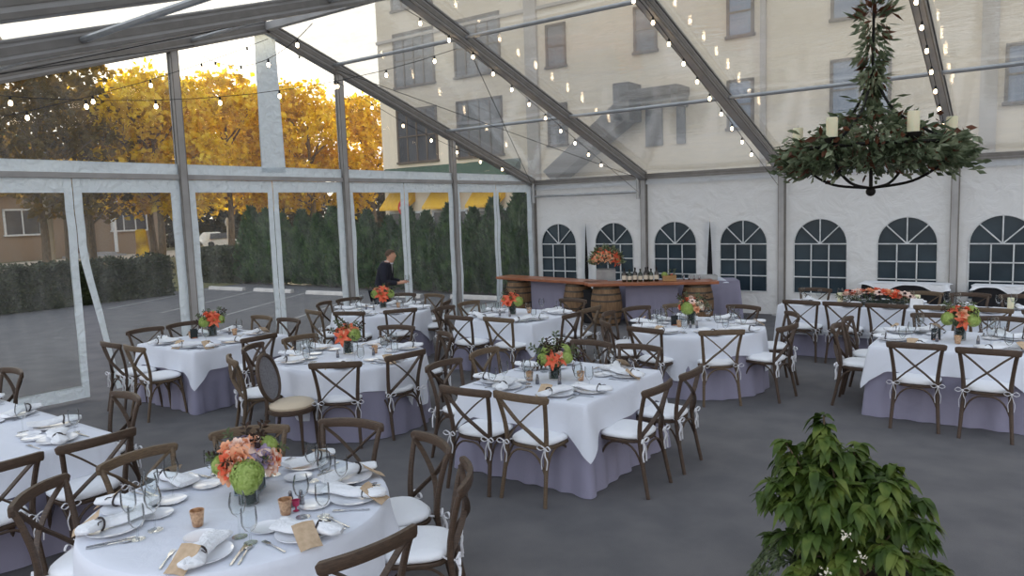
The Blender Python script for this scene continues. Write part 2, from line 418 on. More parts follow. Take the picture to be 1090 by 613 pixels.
# wind-bracing cables in the end bay
for a, b in (((.1, -6.3), (3.0, -.1)), ((3.0, -6.1), (.05, -.1)), ((.1, -9.0), (3.0, -15.0)), ((3.0, -9.2), (.05, -15.0))):
    m = MB().tube([(a[0], a[1], roof_z(a[1])-.08), (b[0], b[1], roof_z(b[1])-.08)], .006, 5)
    structure(m.build('bracing_cable', M['cable']))
# clear roof sheets, one per bay and slope
for i in range(len(PX)-1):
    x0, x1 = PX[i]+.06, PX[i+1]-.06
    for s in (0, 1):
        y0, y1 = (RY, 0.05) if s == 0 else (-15.35, RY)
        def fn(u, v, x0=x0, x1=x1, y0=y0, y1=y1):
            y = lerp(y0, y1, v); z = (E-SL*y if y1 > -1 else E+SL*(y+15.3))
            return (lerp(x0, x1, u), y, z+.09-.03*math.sin(PI*u))
        structure(MB().grid(fn, 9, 17).build('roof_sheet', M['roof_vinyl']))

# ---------- back wall of white fabric with arched windows
WX = [.70, 2.23, 3.76, 5.29, 6.83, 8.37, 9.86, 11.4]
PAN = [0, 1.47, 3.04, 4.56, 6.1, 7.6, 9.13, 10.65, 12.16]
WB, WS, WR = .47, 1.47, .5          # bottom, spring line, radius
def arch(cx, r, n=24):
    pts = [(cx+r*math.cos(PI*k/n), WS+r*math.sin(PI*k/n)) for k in range(n+1)]
    return pts+[(cx-r, lerp(WS, WB, .5)), (cx-r, WB), (cx-r*.33, WB), (cx+r*.33, WB), (cx+r, WB), (cx+r, lerp(WS, WB, .5))]
wall = MB()
SLIT = {1.47: (1.6, .055), 4.56: (1.95, .075)}
for i in range(8):
    x0, x1 = PAN[i], PAN[i+1]; cx = WX[i]; z0, z1 = .0, E-.02
    A = arch(cx, WR); c = (cx, 1.3)
    def slit(x, z, side):
        k = round(x, 2)
        if k in SLIT and z < SLIT[k][0]+.3:
            return side*SLIT[k][1]*max(0, 1-abs(z-.85)/1.15)
        return 0
    def outp(p):
        dx, dz = p[0]-c[0], p[1]-c[1]
        t = min(((x1-c[0])/dx if dx > 1e-6 else ((x0-c[0])/dx if dx < -1e-6 else 9e9)), ((z1-c[1])/dz if dz > 1e-6 else ((z0-c[1])/dz if dz < -1e-6 else 9e9)))
        return (c[0]+dx*t, c[1]+dz*t)
    # add points aimed at the rectangle's corners
    ang = lambda p: math.atan2(p[1]-c[1], p[0]-c[0])
    pts = [(ang(p), p, outp(p)) for p in A]
    for q in ((x0, z0), (x1, z0), (x1, z1), (x0, z1)):
        a = ang(q); best = min(pts, key=lambda t: abs(t[0]-a)); k = pts.index(best); pts[k] = (best[0], best[1], q)
    pts.sort(); n = len(pts); L = 5
    vs = []
    for (a, p, q) in pts:
        for j in range(L):
            t = j/(L-1); x = lerp(p[0], q[0], t); z = lerp(p[1], q[1], t)
            if j == L-1: x += slit(x, z, 1 if abs(x-x0) < 1e-6 else -1)
            w = .03*mnoise.noise((x*1.1, z*.8, 3.1))*math.sin(PI*t)
            vs.append((x, .06+w, z))
    fs = [(k*L+j, k*L+j+1, ((k+1) % n)*L+j+1, ((k+1) % n)*L+j) for k in range(n) for j in range(L-1)]
    wall.add(vs, fs)
structure(wall.build('wall_back', M['fabric']))
for k, x in enumerate((1.47, 4.56)):
    structure(MB().box((x, .12, 1.0), (.26, .01, 1.9)).build('trim_%d' % (k+1), M['black'], smooth=False))  # black strip added behind each slit, standing for the shade in the gap
# soft white band of the wall over the eave (keder flap)
structure(MB().box((6.08, .0, E-.13), (12.1, .02, .1)).build('trim_3', M['fabric'], smooth=False))
for i, cx in enumerate(WX):
    A = arch(cx, WR+.01)
    m = MB(); m.add([(x, .085, z) for x, z in A], [tuple(range(len(A)))])
    w = structure(m.build('window_%d' % (i+1), M['pane_dark'], smooth=False))
    g = MB(); t = .022; y = .05
    for xx in (-.167, .167): g.box((cx+xx, y, (WB+WS)/2), (t, .02, WS-WB))
    for zz in (WB, WB+.333, WB+.667, WS): g.box((cx, y, zz), (1.0, .02, t))
    for a in (PI/4, PI/2, 3*PI/4): g.tube([(cx, y, WS), (cx+WR*math.cos(a), y, WS+WR*math.sin(a))], t*.6, 6)
    g.tube([(x, y, z) for x, z in arch(cx, WR)]+[(cx+WR, y, WS)], t*.55, 6)
    g.build('muntin', M['white_trim'], w, smooth=False)

# ---------- gable wall of clear vinyl with white borders
def yband(y0, y1, z0, z1, m, wob=.012, off=0, n=14, sh=None):
    def fn(u, v):
        z = lerp(z0, z1, v); y = lerp(y0, y1, u)
        y += wob*mnoise.noise((y*2, z*5, 1.7))
        x = .03*mnoise.noise((y*1.5, z*2.2, 4.4))+off
        if sh: y, x = sh(y, z, x)
        return (x, y, z)
    m.grid(fn, max(3, int(abs(y1-y0)*6)+2), n)
bays = [0, -1.53, -3.06, -4.6, -6.15, -7.72, -9.3, -10.85, -12.3, -13.8, -15.3]
for i in range(10):
    y1, y0 = bays[i], bays[i+1]
    wl = .20 if i % 2 == 1 else .11   # border on the low-y side
    wr = .20 if i % 2 == 0 else .11
    if i == 0: wr = .26
    sh = None
    if i == 6:      # the flap that hangs askew by the door opening
        def sh(y, z, x):
            k = max(0, min(1, (y-y0+0)/(.9))); k = 1-k
            d = max(0, (2.0-z)/2.0)
            return y+.40*d*k, x-.12*d*k
    if i == 7:
        def sh(y, z, x):
            d = max(0, (2.0-z)/2.0); k = max(0, min(1, (y-(y1-.6))/.6))
            return y-.03*d*k, x+.04*d*k
    zb = .03
    g = MB()
    g.grid(lambda u, v, sh=sh: (lambda y, z: ((lambda q: (q[1], q[0], z))(sh(y, z, 0)) if sh else (0, y, z)))(lerp(y0+wl-.01, y1-wr+.01, u), lerp(zb+.15, 2.78, v)), 10, 14)
    w = structure(g.build('window_%d' % (i+9), M['vinyl']))
    b = MB()
    yband(y0+.005, y0+wl, zb, E-.04, b, sh=sh); yband(y1-wr, y1-.005, zb, E-.04, b, sh=sh)
    yband(y0+wl-.005, y1-wr+.005, 2.77, E-.04, b, n=4, sh=sh)
    yband(y0+wl-.005, y1-wr+.005, zb, zb+.17, b, n=4, sh=sh)
    b.build('border', M['border'], w)
# upper gable: clear sheets either side of a white centre seam, white sill band
g = MB()
for y0, y1 in ((-15.2, -7.9), (-7.45, -.1)):
    def fn(u, v, y0=y0, y1=y1):
        y = lerp(y0, y1, u); return (.02, y, lerp(E+.18, max(E+.19, roof_z(y)-.08), v))
    g.grid(fn, 24, 10)
w = structure(g.build('window_19', M['vinyl']))
b = MB(); yband(-15.2, -.02, E+.02, E+.19, b, n=4)
def seam(u, v): 
    z = lerp(E+.1, RZ-.1, v); wd = lerp(.24, .2, v); return (.01+.01*mnoise.noise((u, z*2, 1)), -7.68+lerp(-wd, wd, u), z)
b.grid(seam, 4, 20); b.build('border', M['border'], w)

# ------------------------------------------------------------------ outdoors
def rect_leaf(m, c, L, W, nrm, tdir, mi=0, fold=.15):
    """one leaf: folded four-point blade"""
    t = Vector(tdir).normalized(); n = Vector(nrm); s = t.cross(n)
    if s.length < 1e-4: s = t.orthogonal()
    s.normalize(); n = s.cross(t)
    c = Vector(c)
    m.add([c, c+t*L*.5+s*W/2+n*W*fold, c+t*L, c+t*L*.5-s*W/2+n*W*fold], [(0, 1, 2), (0, 2, 3)], mi)

def rv():
    while True:
        v = Vector((random.uniform(-1, 1), random.uniform(-1, 1), random.uniform(-1, 1)))
        if .01 < v.length < 1: return v

def crown(m, clusters, n, L, W, shell=.55):
    tot = sum(r[0]*r[1]*r[2] for _, r in clusters)
    for c, r in clusters:
        k = int(n*(r[0]*r[1]*r[2])/tot)
        for _ in range(k):
            d = rv(); d = d.normalized()*(shell+(1-shell)*random.random())
            p = Vector((c[0]+d.x*r[0], c[1]+d.y*r[1], c[2]+d.z*r[2]))
            p += rv()*.25*min(r)
            s = random.uniform(.6, 1.3)
            rect_leaf(m, p, L*s, W*s, rv(), rv())

def tree_mesh(seed, h, spread, leafm, n=5200, L=.34, W=.26, low=.25):
    random.seed(seed)
    root = empty('tree')
    t = MB()
    top = Vector((random.uniform(-.4, .4), random.uniform(-.4, .4), h*.8))
    t.tube(smooth_path([(0, 0, -.1), (random.uniform(-.15, .15), random.uniform(-.15, .15), h*.25), (top.x*.6, top.y*.6, h*.5), top], 4), [lerp(.2, .05, i/12) for i in range(13)], 8)
    cl = []
    for k in range(11):
        a = 2*PI*k/11*2.4+random.random(); zz = h*lerp(low+.08, .92, (k+.5)/11)
        rr = spread*math.sin(PI*min(.95, max(.18, (zz/h-low*.6)/(1.08-low*.6))))*.62
        b0 = Vector((0, 0, zz*.72)); b1 = Vector((math.cos(a)*rr, math.sin(a)*rr, zz))
        t.tube([b0, lerp(b0, b1, .5)+Vector((0, 0, -.1)), b1], [.07, .05, .02], 6)
        s = spread*random.uniform(.36, .52)
        cl.append((b1, (s, s, s*random.uniform(.55, .8))))
    cl.append(((top.x, top.y, h*.9), (spread*.4, spread*.4, h*.12)))
    t.build('trunk', M['bark'], root)
    c = MB(); crown(c, cl, n, L, W); c.build('foliage', leafm, root, smooth=False)
    random.seed(seed+99)
    return root

TREES = [  # prototype key, x, y, turn, scale, label
    ('gold', -26, 4.6, .2, 1.0, 'golden autumn tree just beyond the brown-leaved tree, its crown over the gable sill'),
    ('gold2', -27, 9.2, 1.3, 1.08, 'tall golden autumn tree behind the gable post beside the white centre seam'),
    ('gold', -25, 13.6, 2.4, 1.05, 'golden autumn tree behind the white centre seam of the gable'),
    ('gold2', -24, 17.6, 3.3, .98, 'golden autumn tree nearest the beige building'),
    ('gold', -31, 7.0, 4.2, 1.1, 'golden tree in the rear rank, seen between the two tallest golden crowns'),
    ('gold2', -33, 15.5, 5.0, 1.1, 'golden tree in the rear rank, behind the white centre seam'),
    ('brown', -25, -1.2, 0, 1.05, 'bronze brown tree at the edge of the view above the brick house'),
    ('brown', -28, 2.2, 2.0, .95, 'bronze brown tree between the house and the golden trees'),
    ('brown', -24, -5.5, 3.5, 1.0, 'bronze brown tree past the frame of the gable, farthest from the golden trees'),
    ('dark', -62, 12.0, 0, 1.0, 'dark evergreen standing far behind the golden trees'),
    ('dark', -56, 29.0, 1.1, 1.1, 'dark evergreen far behind, nearest the beige building'),
    ('dark', -62, 3.0, 2.1, .9, 'dark evergreen behind the brick house'),
    ('low', -53, 25.0, .5, 1.0, 'low dark bushy tree behind the parked car'),
    ('low', -50, 27, 1.7, 1.0, 'low dark bushy tree right of the parked car'),
    ('low', -36, 22.0, 2.9, 1.05, 'low dark bushy tree behind the tallest golden crowns'),
    ('low', -31, 24.0, 4.0, 1.05, 'low dark bushy tree behind the arborvitae row'),
    ('low', -25, 22.5, 5.1, 1.0, 'low dark bushy tree beside the shop front'),
    ('low', -54, 21.5, 3.5, 1.1, 'low dark bushy tree at the house corner'),
]
protos = {'gold': Proto(tree_mesh(11, 9.6, 3.9, M['gold_leaf'])), 'gold2': Proto(tree_mesh(23, 9.8, 3.6, M['gold_leaf'])),
          'brown': Proto(tree_mesh(31, 9.4, 3.6, M['brown_leaf'], n=3400)), 'dark': Proto(tree_mesh(47, 10.5, 3.0, M['green_leaf'], low=.12)), 'low': Proto(tree_mesh(53, 4.6, 3.0, M['hedge_far'], low=.02, n=4200))}
for k in protos.values(): tag(k.root, 'tree', 'tree')
for key, x, y, rz, s, lab in TREES: protos[key].put((x, y, 0), rz, lab, 'trees beyond the parking lot', s)

# clipped hedge along the lot
def hedge(p0, p1, w, h, label, n):
    m = MB(); p0, p1 = Vector(p0), Vector(p1); L = (p1-p0).length; a = math.atan2(p1.y-p0.y, p1.x-p0.x)
    root = empty('hedge', p0, a, label, 'hedge')
    core = MB(); core.box((L/2, 0, h*.46), (L, w*.8, h*.9)); core.build('hedge_core', M['hedge'], root, smooth=False)
    for _ in range(n):
        side = random.random(); u = random.uniform(0, L)
        if side < .35: p = Vector((u, random.uniform(-w/2, w/2), h))
        elif side < .95: p = Vector((u, random.choice((-1, 1))*w/2, random.uniform(0.02, h)))
        else: p = Vector((random.choice((0, L)), random.uniform(-w/2, w/2), random.uniform(0, h)))
        p += rv()*.09; p.z = max(.01, p.z+.08*mnoise.noise((u*1.5, 2, 1)))
        rect_leaf(m, p, random.uniform(.08, .15), random.uniform(.06, .1), rv(), rv())
    m.build('foliage', M['hedge'], root, smooth=False)
hedge((-12.6, -13.5, 0), (-12.6, -2.7, 0), .9, 1.2, 'long clipped dark hedge bordering the parking lot in front of the brick house', 12000)
hedge((-15.6, .6, 0), (-13.2, .9, 0), .9, 1.25, 'short clipped hedge between the long hedge and the arborvitae row', 3500)

def arbor_proto(seed):
    random.seed(seed); root = empty('arborvitae'); m = MB()
    h = 2.4
    core = MB(); core.lathe([(.25, .1), (.4, .5), (.38, 1.1), (.26, 1.7), (.05, 2.2)], 10)
    core.build('inner_branch', M['arbor'], root)
    for _ in range(2300):
        z = h*(random.random()**1.15); t = z/h
        r = .56*(min(1, (t+.12)*4))*(1-t**2.3)*.95+.03
        a = random.uniform(0, 2*PI); r *= random.uniform(.72, 1.06)+.12*math.sin(5*a+z*4)
        p = Vector((r*math.cos(a), r*math.sin(a), z+.02))
        d = Vector((math.cos(a)*.6, math.sin(a)*.6, 1))+rv()*.5
        rect_leaf(m, p, random.uniform(.1, .2), random.uniform(.05, .09), Vector((math.cos(a), math.sin(a), .2))+rv()*.6, d)
    m.build('foliage', M['arbor'], root, smooth=False); tag(root, 'arborvitae', 'arborvitae'); return root
AP = [Proto(arbor_proto(5)), Proto(arbor_proto(6))]
ORD = ['first', 'second', 'third', 'fourth', 'fifth', 'sixth', 'seventh', 'eighth', 'ninth', 'tenth', 'eleventh', 'twelfth', 'thirteenth', 'fourteenth', 'fifteenth', 'sixteenth']
random.seed(4)
AX = [-13.0, -12.1, -11.2, -10.3, -9.5, -8.65, -7.8, -6.95, -6.1, -5.3, -4.45, -3.6, -2.75, -1.95, -1.1]
AH = [1.12, 1.08, 1.0, 1.04, .98, 1.06, .97, 1.0, .92, 1.02, .96, 1.04, .98, 1.08, 1.15]
for i, x in enumerate(AX):
    AP[i % 2].put((x, .95+random.uniform(-.1, .1), 0), random.uniform(0, 6), 'dark green arborvitae, %s in the row counted from the short hedge' % ORD[i], 'arborvitae row behind the wheel stops', AH[i])

# wheel stops and parking lines
def wheel_stop():
    m = MB(); L = 1.75
    m.prism([(-.09, 0), (.09, 0), (.06, .11), (-.06, .11)], -L/2, L/2, axis='x')
    o = m.build('wheel_stop', M['stop'], bevel=.012, smooth=False); return tag(o, 'wheel stop', 'wheel stop')
WSP = Proto(wheel_stop())
for i, (x, y) in enumerate([(-11.75, -1.1), (-9.45, -.95), (-6.95, -.85), (-4.4, -.5), (-1.8, -.1)]):
    WSP.put((x, y, 0), .07, 'pale concrete wheel stop, %s of the line counted from the short hedge' % ORD[i], 'wheel stops in front of the arborvitae')
for i, (a, b) in enumerate((((-10.6, -.6), (-8.1, -5.4)), ((-8.2, -.6), (-5.7, -5.4)), ((-5.8, -.5), (-3.4, -5.2)), ((-3.3, -.4), (-1.6, -4.0)), ((-12.9, -.8), (-10.5, -5.6)))):
    a, b = Vector((*a, .004)), Vector((*b, .004)); d = (b-a).normalized(); s = Vector((-d.y, d.x, 0))*.05
    m = MB().add([a-s, a+s, b+s, b-s], [(0, 1, 2, 3)]); structure(m.build('parking_line', M['paint'], smooth=False))
structure(MB().add([(-31, -16, .01), (-40, -16, .01), (-50, 30, .01), (-40, 30, .01)], [(0, 3, 2, 1)]).build('road', M['road'], smooth=False))
structure(MB().add([(-40.1, -16, .012), (-80, -16, .012), (-80, 30, .012), (-50.1, 30, .012)], [(0, 3, 2, 1)]).build('lawn', M['lawn'], smooth=False))
structure(MB().add([(-13.2, -16, .012), (-30.9, -16, .012), (-39.9, 30, .012), (-15, 30, .012), (-15, 1.4, .012), (-13.2, 1.4, .012)], [(0, 5, 4, 3, 2, 1)]).build('verge', M['lawn'], smooth=False))

# brick house across the street
def window_part(parent, axis, x, y, z0, z1, w, glass, frame, mull=1, name='window'):
    """window let into a wall facing +x (axis 'x') or -y (axis 'y')"""
    def P(a, b, h): return (a, b, h)
    m = MB(); t = .09
    def bx(du, dz, su, sz, d=.12):
        if axis == 'x': m.box((x, y+du, (z0+z1)/2+dz), (d, su, sz))
        else: m.box((x+du, y, (z0+z1)/2+dz), (su, d, sz))
    h = z1-z0
    bx(0, h/2, w+t, t); bx(0, -h/2, w+t*2, t, .2); bx(-w/2, 0, t, h); bx(w/2, 0, t, h)
    for k in range(mull): bx(-w/2+w*(k+1)/(mull+1), 0, t*.7, h)
    if axis == 'y': bx(0, 0, w, t*.6)
    f = m.build(name, frame, parent, smooth=False)
    g = MB()
    if axis == 'x': g.box((x, y, (z0+z1)/2), (.04, w, h))
    else: g.box((x, y, (z0+z1)/2), (w, .04, h))
    g.build('pane', glass, f, smooth=False); return f
hs = empty('house', (-46, 7.9, 0), 0, 'low brown brick house with white framed windows across the street', 'house')
hs.scale = (1.27,)*3
m = MB(); m.box((-4, -1.8, 1.85), (8, 16.4, 3.7)); m.build('wall', M['brick'], hs, smooth=False)
m = MB(); m.prism([(-8.7, 3.6), (.7, 3.6), (.7, 3.8), (-4, 6.3), (-8.7, 3.8)], -10.6, 7.0, axis='y'); m.build('roof', M['roof'], hs, smooth=False)
window_part(hs, 'x', .03, -1.5, 1.4, 2.75, 1.7, M['far_glass'], M['white_trim'])
window_part(hs, 'x', .03, 4.2, 1.4, 2.75, 2.1, M['far_glass'], M['white_trim'], 2)
window_part(hs, 'x', .03, -5.2, 1.4, 2.7, 1.6, M['far_glass'], M['white_trim'])
m = MB(); m.box((.05, 1.6, 1.15), (.1, 1.1, 2.3)); m.build('door', M['win_frame'], hs, smooth=False)
m = MB(); m.box((.6, 1.6, .12), (1.4, 2.2, .24)); m.box((.95, 1.6, .06), (2, 2.6, .12)); m.build('front_step', M['concrete'], hs, smooth=False)
m = MB()
for y in (.4, 2.9): m.tube([(.9, y, .2), (.9, y, 3.1)], .1, 8)
m.box((.5, 1.6, 3.2), (1.3, 3.2, .25)); m.build('porch', M['white_trim'], hs, smooth=False)

# trunks and street furniture seen through the flap panels
def trunk(x, y, h, r, label, mt):
    p = smooth_path([(0, 0, -.05), (.05, .04, h*.35), (-.03, .1, h*.7), (.05, .02, h)], 4)
    o = MB().tube(p, [lerp(r*1.25, r*.8, i/(len(p)-1)) for i in range(len(p))], 9)  .build('slim_tree', mt, loc=(x, y, 0))
    tag(o, label, 'tree')
trunk(-27, -.2, 5.5, .17, 'pale slim tree trunk in front of the brick house window', M['road'])
trunk(-27.5, .75, 5, .1, 'thin dark tree trunk right beside the pale slim trunk', M['bark'])
trunk(-24, 2.5, 2.0, .28, 'short roadside stump coloured gold as if sunlit, beyond the hedge', M['gold_leaf'])  # sunlight on this trunk is put in by the golden leaf colour
trunk(-30, 8.2, 5, .22, 'grey tree trunk standing between the house and the parked car', M['bark'])
o = MB().lathe([(.14, 0), (.14, .1), (.09, .14), (.08, 1.9), (.14, 1.95), (.16, 2.2), (.1, 2.4), (.03, 2.5)], 10).build('bollard', M['post_white'], loc=(-36, 15.0, 0))
tag(o, 'white roadside pillar beyond the parked car', 'post')

car = empty('car', (-45.0, 19.6, 0), 1.9, 'cream sedan parked across the street beyond the hedge', 'car')
m = MB()
def carsec(u, v):
    L = 4.4; x = lerp(-L/2, L/2, u)
    top = .78+.62*max(0, min(1, (x+1.75)/.7))*max(0, min(1, (1.35-x)/.9))
    w = .86-.14*abs(x/2.2)**4
    a = lerp(-PI/2, PI/2, v); k = abs(math.sin(a))**.6*(1 if a > 0 else -1)
    z = lerp(.3, top, (math.sin(a)+1)/2) if False else (.3+(top-.3)*(1-abs(2*v-1)**3))
    yy = lerp(-w, w, v)*(1 if True else 1)
    return (x, yy*(1-.18*max(0, z-.8)), z)
m.grid(carsec, 24, 13); m.build('body', M['car_paint'], car)
m = MB(); m.prism([(-1.3, .84), (-.95, 1.28), (.55, 1.3), (1.15, .86)], -.8, .8, axis='y'); m.build('window', M['far_glass'], car, smooth=False)
for x in (-1.4, 1.35):
    for y in (-.78, .78):
        R = Matrix.Rotation(PI/2, 3, 'X'); k = MB().lathe([(.18, -.1), (.31, -.1), (.32, 0), (.31, .1), (.18, .1)], 16)
        k.v = [tuple(R @ Vector(p)+Vector((x, y, .32))) for p in k.v]; k.build('wheel', M['rubber'], car)

# beige building beyond the back wall
bd = empty('building', (0, 9, 0), 0, 'tall beige stucco building with dark windows rising beyond the white wall', 'building')
m = MB(); m.box((11, 6, 8), (50.6, 12, 16)); m.build('wall', M['stucco'], bd, smooth=False)
m = MB()
for x, w in ((-5.9, .55), (3.0, .18), (9.1, .4), (13.2, .18)): m.box((x, -.06, 8), (w, .14, 16))
m.box((11, -.05, 10.0), (50.6, .1, .12)); m.build('pilaster', M['stucco_trim'], bd, smooth=False)
for x in (-4.8, -1.1, 2.25, 9.9, 13.5, 17):
    for z in (4.75, 7.7, 10.7):
        if x == -1.1 and z < 5: continue
        window_part(bd, 'y', x, -.01, z, z+1.55, .8, M['blue_glass'] if x > 1 else M['far_glass'], M['win_frame'], 0)
for z in (4.75, 7.7, 10.7): window_part(bd, 'y', 5.85, -.01, z, z+1.75, 1.6, M['blue_glass'], M['win_frame'], 1)
for x in (-12.1, -8.6):
    for z in (4.6, 7.9, 11.2): window_part(bd, 'y', x, -.01, z, z+2.3, 2.3, M['far_glass'], M['win_frame'], 3)
m = MB(); m.prism([(0, 4.4), (0, 4.0), (-1.0, 3.6), (-1.0, 3.7)], -14.2, -6.6, axis='x'); m.build('awning', M['awning'], bd, smooth=False)
m = MB()
for x in (-13.2, -10.6, -8.2): m.prism([(0, 3.3), (0, 2.9), (-.7, 2.5), (-.7, 2.6)], x-.8, x+.8, axis='x')
m.build('shop_awning', M['yellow_awning'], bd, smooth=False)
for x in (-13, -10.4, -8.0): window_part(bd, 'y', x, -.01, .4, 2.4, 1.9, M['far_glass'], M['white_trim'], 1, 'shop_window')
m = MB(); m.box((-1.6, -.5, 5.95), (.6, 1.0, 1.3)); m.box((-.45, -.5, 6.15), (1.9, 1.1, .3)); m.box((.35, -.5, 5.9), (.2, 1, .5))
m.prism([(-1.9, 5.9), (-1.5, 5.3), (-4.5, 3.35), (-4.9, 3.75)], -1.0, -.05, axis='y'); m.build('covered_stair', M['stair'], bd, smooth=False)
for x, w in ((-.8, .62), (.2, .3)):
    m = MB(); m.box((x, -.05, 5.15), (w, .1, 1.45)); m.build('door', M['far_glass'], bd, smooth=False)
rs = empty('road_sign', (-7.5, 3.2, 0), 0, 'round red road sign on a pole behind the arborvitae', 'sign')
MB().tube([(0, 0, 0), (0, 0, 2.75)], .03, 8).build('pole', M['alu_light'], rs)
k = MB().lathe([(.28, -.01), (.28, .01)], 20); R = Matrix.Rotation(PI/2, 3, 'X') ; k.v = [tuple(R @ Vector(p)+Vector((0, -.05, 2.55))) for p in k.v]; sg = k.build('sign_disc', M['red_sign'], rs, smooth=False)
MB().box((0, -.07, 2.55), (.36, .01, .09)).build('bar_mark', M['post_white'], sg, smooth=False)

# ------------------------------------------------------------------ chairs
def make_cross_back(wood):
    root = empty('cross_back_chair'); tag(root, 'chair', 'chair')
    W = wood
    # seat: rounded wooden frame
    def outline(r, n=28): 
        out = []
        for k in range(n):
            a = 2*PI*k/n; c, s = math.cos(a), math.sin(a); q = (abs(c)**3.2+abs(s)**3.2)**(-1/3.2)
            out.append((r*c*q*(1.0+.06*s), r*s*q))
        return out
    m = MB(); o0 = outline(.212)
    m.prism(o0, .43, .456); m.build('seat', W, root, bevel=.006)
    m = MB(); o1 = outline(1.0)
    rows = [(.18, .457), (.203, .462), (.213, .477), (.208, .494), (.185, .506), (.13, .512), (.0, .514)]
    n = len(o1); vs = [(x*r, y*r, z) for r, z in rows for x, y in o1]
    fs = [(i*n+j, i*n+(j+1) % n, (i+1)*n+(j+1) % n, (i+1)*n+j) for i in range(len(rows)-1) for j in range(n)]
    m.add(vs, fs+[tuple(reversed(range(n)))]); m.build('cushion', M['cushion'], root, angle=80)
    for s in (-1, 1):
        p = smooth_path([(s*.165, .165, .45), (s*.178, .178, .28), (s*.195, .2, 0)], 4)
        MB().tube(p, [.018, .018, .018, .018, .017, .016, .015, .014, .014], 8).build('leg', W, root)
    for s in (-1, 1):
        p = smooth_path([(s*.215, -.285, 0), (s*.2, -.235, .25), (s*.19, -.205, .46), (s*.2, -.215, .62), (s*.222, -.255, .80), (s*.235, -.28, .865)], 4)
        MB().tube(p, [lerp(.016, .0195, min(1, i/8)) if i < 12 else .018 for i in range(len(p))], 8).build('back_post', W, root)
    p = smooth_path([(-.262, -.262, .862), (-.235, -.282, .868), (-.12, -.315, .874), (0, -.326, .876), (.12, -.315, .874), (.235, -.282, .868), (.262, -.262, .862)], 4)
    k = len(p)
    MB().tube(p, [min(1, .55+.45*min(i, k-1-i)/3) for i in range(k)], flat=(.032, .060), up=(0, 0, 1)).build('crest_rail', W, root)
    for s in (-1, 1):
        off = .008*s
        p = smooth_path([(s*-.188, -.205+off, .475), (s*-.09, -.262+off, .585), (s*.01, -.292+off, .675), (s*.12, -.29+off, .775), (s*.218, -.272+off, .852)], 4)
        MB().tube(p, 1.0, flat=(.012, .034), up=(0, 1, .2)).build('cross_bar', W, root)
    L = {(-1, -1): (-.2, -.235), (1, -1): (.2, -.235), (-1, 1): (-.182, .18), (1, 1): (.182, .18)}
    for a, b in (((-1, -1), (1, -1)), ((-1, 1), (1, 1)), ((-1, -1), (-1, 1)), ((1, -1), (1, 1))):
        A, B = Vector((*L[a], .22)), Vector((*L[b], .22))
        p = [A, lerp(A, B, .06)+Vector((0, 0, .07)), lerp(A, B, .16)+Vector((0, 0, .15)), lerp(A, B, .32)+Vector((0, 0, .2)), lerp(A, B, .5)+Vector((0, 0, .208)),
             lerp(A, B, .68)+Vector((0, 0, .2)), lerp(A, B, .84)+Vector((0, 0, .15)), lerp(A, B, .94)+Vector((0, 0, .07)), B]
        MB().tube(smooth_path(p, 2), .0095, 6).build('brace', W, root)
    for s in (-1, 1):
        m = MB(); c = Vector((s*.198, -.235, .468))
        for d in (-1, 1):
            loop = [c, c+Vector((d*.035, -.02, .028)), c+Vector((d*.062, -.022, .006)), c+Vector((d*.035, -.016, -.012)), c]
            m.tube(smooth_path(loop, 4), 1, flat=(.004, .014), up=(0, 1, 0))
            tail = [c, c+Vector((d*.012, -.02, -.05)), c+Vector((d*.028, -.014, -.1)), c+Vector((d*.022, -.02, -.165))]
            m.tube(smooth_path(tail, 4), 1, flat=(.004, .014), up=(0, 1, 0))
        m.blob(c+Vector((0, -.008, 0)), .011, 0, 8, 6)
        m.tube([(s*.165, -.16, .475), (s*.19, -.19, .472), c], 1, flat=(.003, .012), up=(0, 0, 1))
        m.build('ribbon_tie', M['ribbon'], root)
    return root
CH = [Proto(make_cross_back(M['wood'])), Proto(make_cross_back(M['wood_grey']))]

# tables: name -> shape, centre, half sizes (or radius), phrase used in labels
T = {
 'T1': ('round', (6.82, -13.12), .80, 'round table with two-vase bouquet'),
 'T2': ('rect', (3.20, -13.48), (1.51, .68), 'bouquet-less table behind the two-vase table'),
 'T3': ('rect', (1.44, -9.88), (.66, .69), 'table beside the open tent flap'),
 'T4': ('round', (4.05, -9.80), .83, 'round table by the oval-back chair'),
 'T5': ('round', (1.48, -6.82), .80, 'table before the suited man'),
 'T6': ('rect', (4.02, -6.45), (.68, .66), 'table facing the bare bar counter'),
 'T7': ('rect', (6.80, -9.67), (.66, .72), 'square table amid the tent'),
 'T8': ('round', (6.80, -6.35), .84, 'round table before the bottle counter'),
 'T9': ('rect', (9.05, -3.56), (1.9, .39), 'long table with low bouquet'),
 'T10': ('rect', (9.66, -6.18), (.72, .68), 'square table behind the leafy shrub'),
}
def clocks(angs, c):
    """clock place of each angle round centre c, twelve being away from the camera"""
    away = math.atan2(c[1]-CAM.y, c[0]-CAM.x)
    names = ["twelve", "one", "two", "three", "four", "five", "six", "seven", "eight", "nine", "ten", "eleven"]
    used, out = set(), []
    for a in angs:
        h = ((away-a)/(2*PI)*12) % 12; k = int(round(h)) % 12
        nm = names[k]+" o'clock"
        if nm in used: nm = 'half past '+names[int(h) % 12]
        if nm in used: nm = 'half past '+names[(int(h)+1) % 12]
        used.add(nm); out.append(nm)
    return out
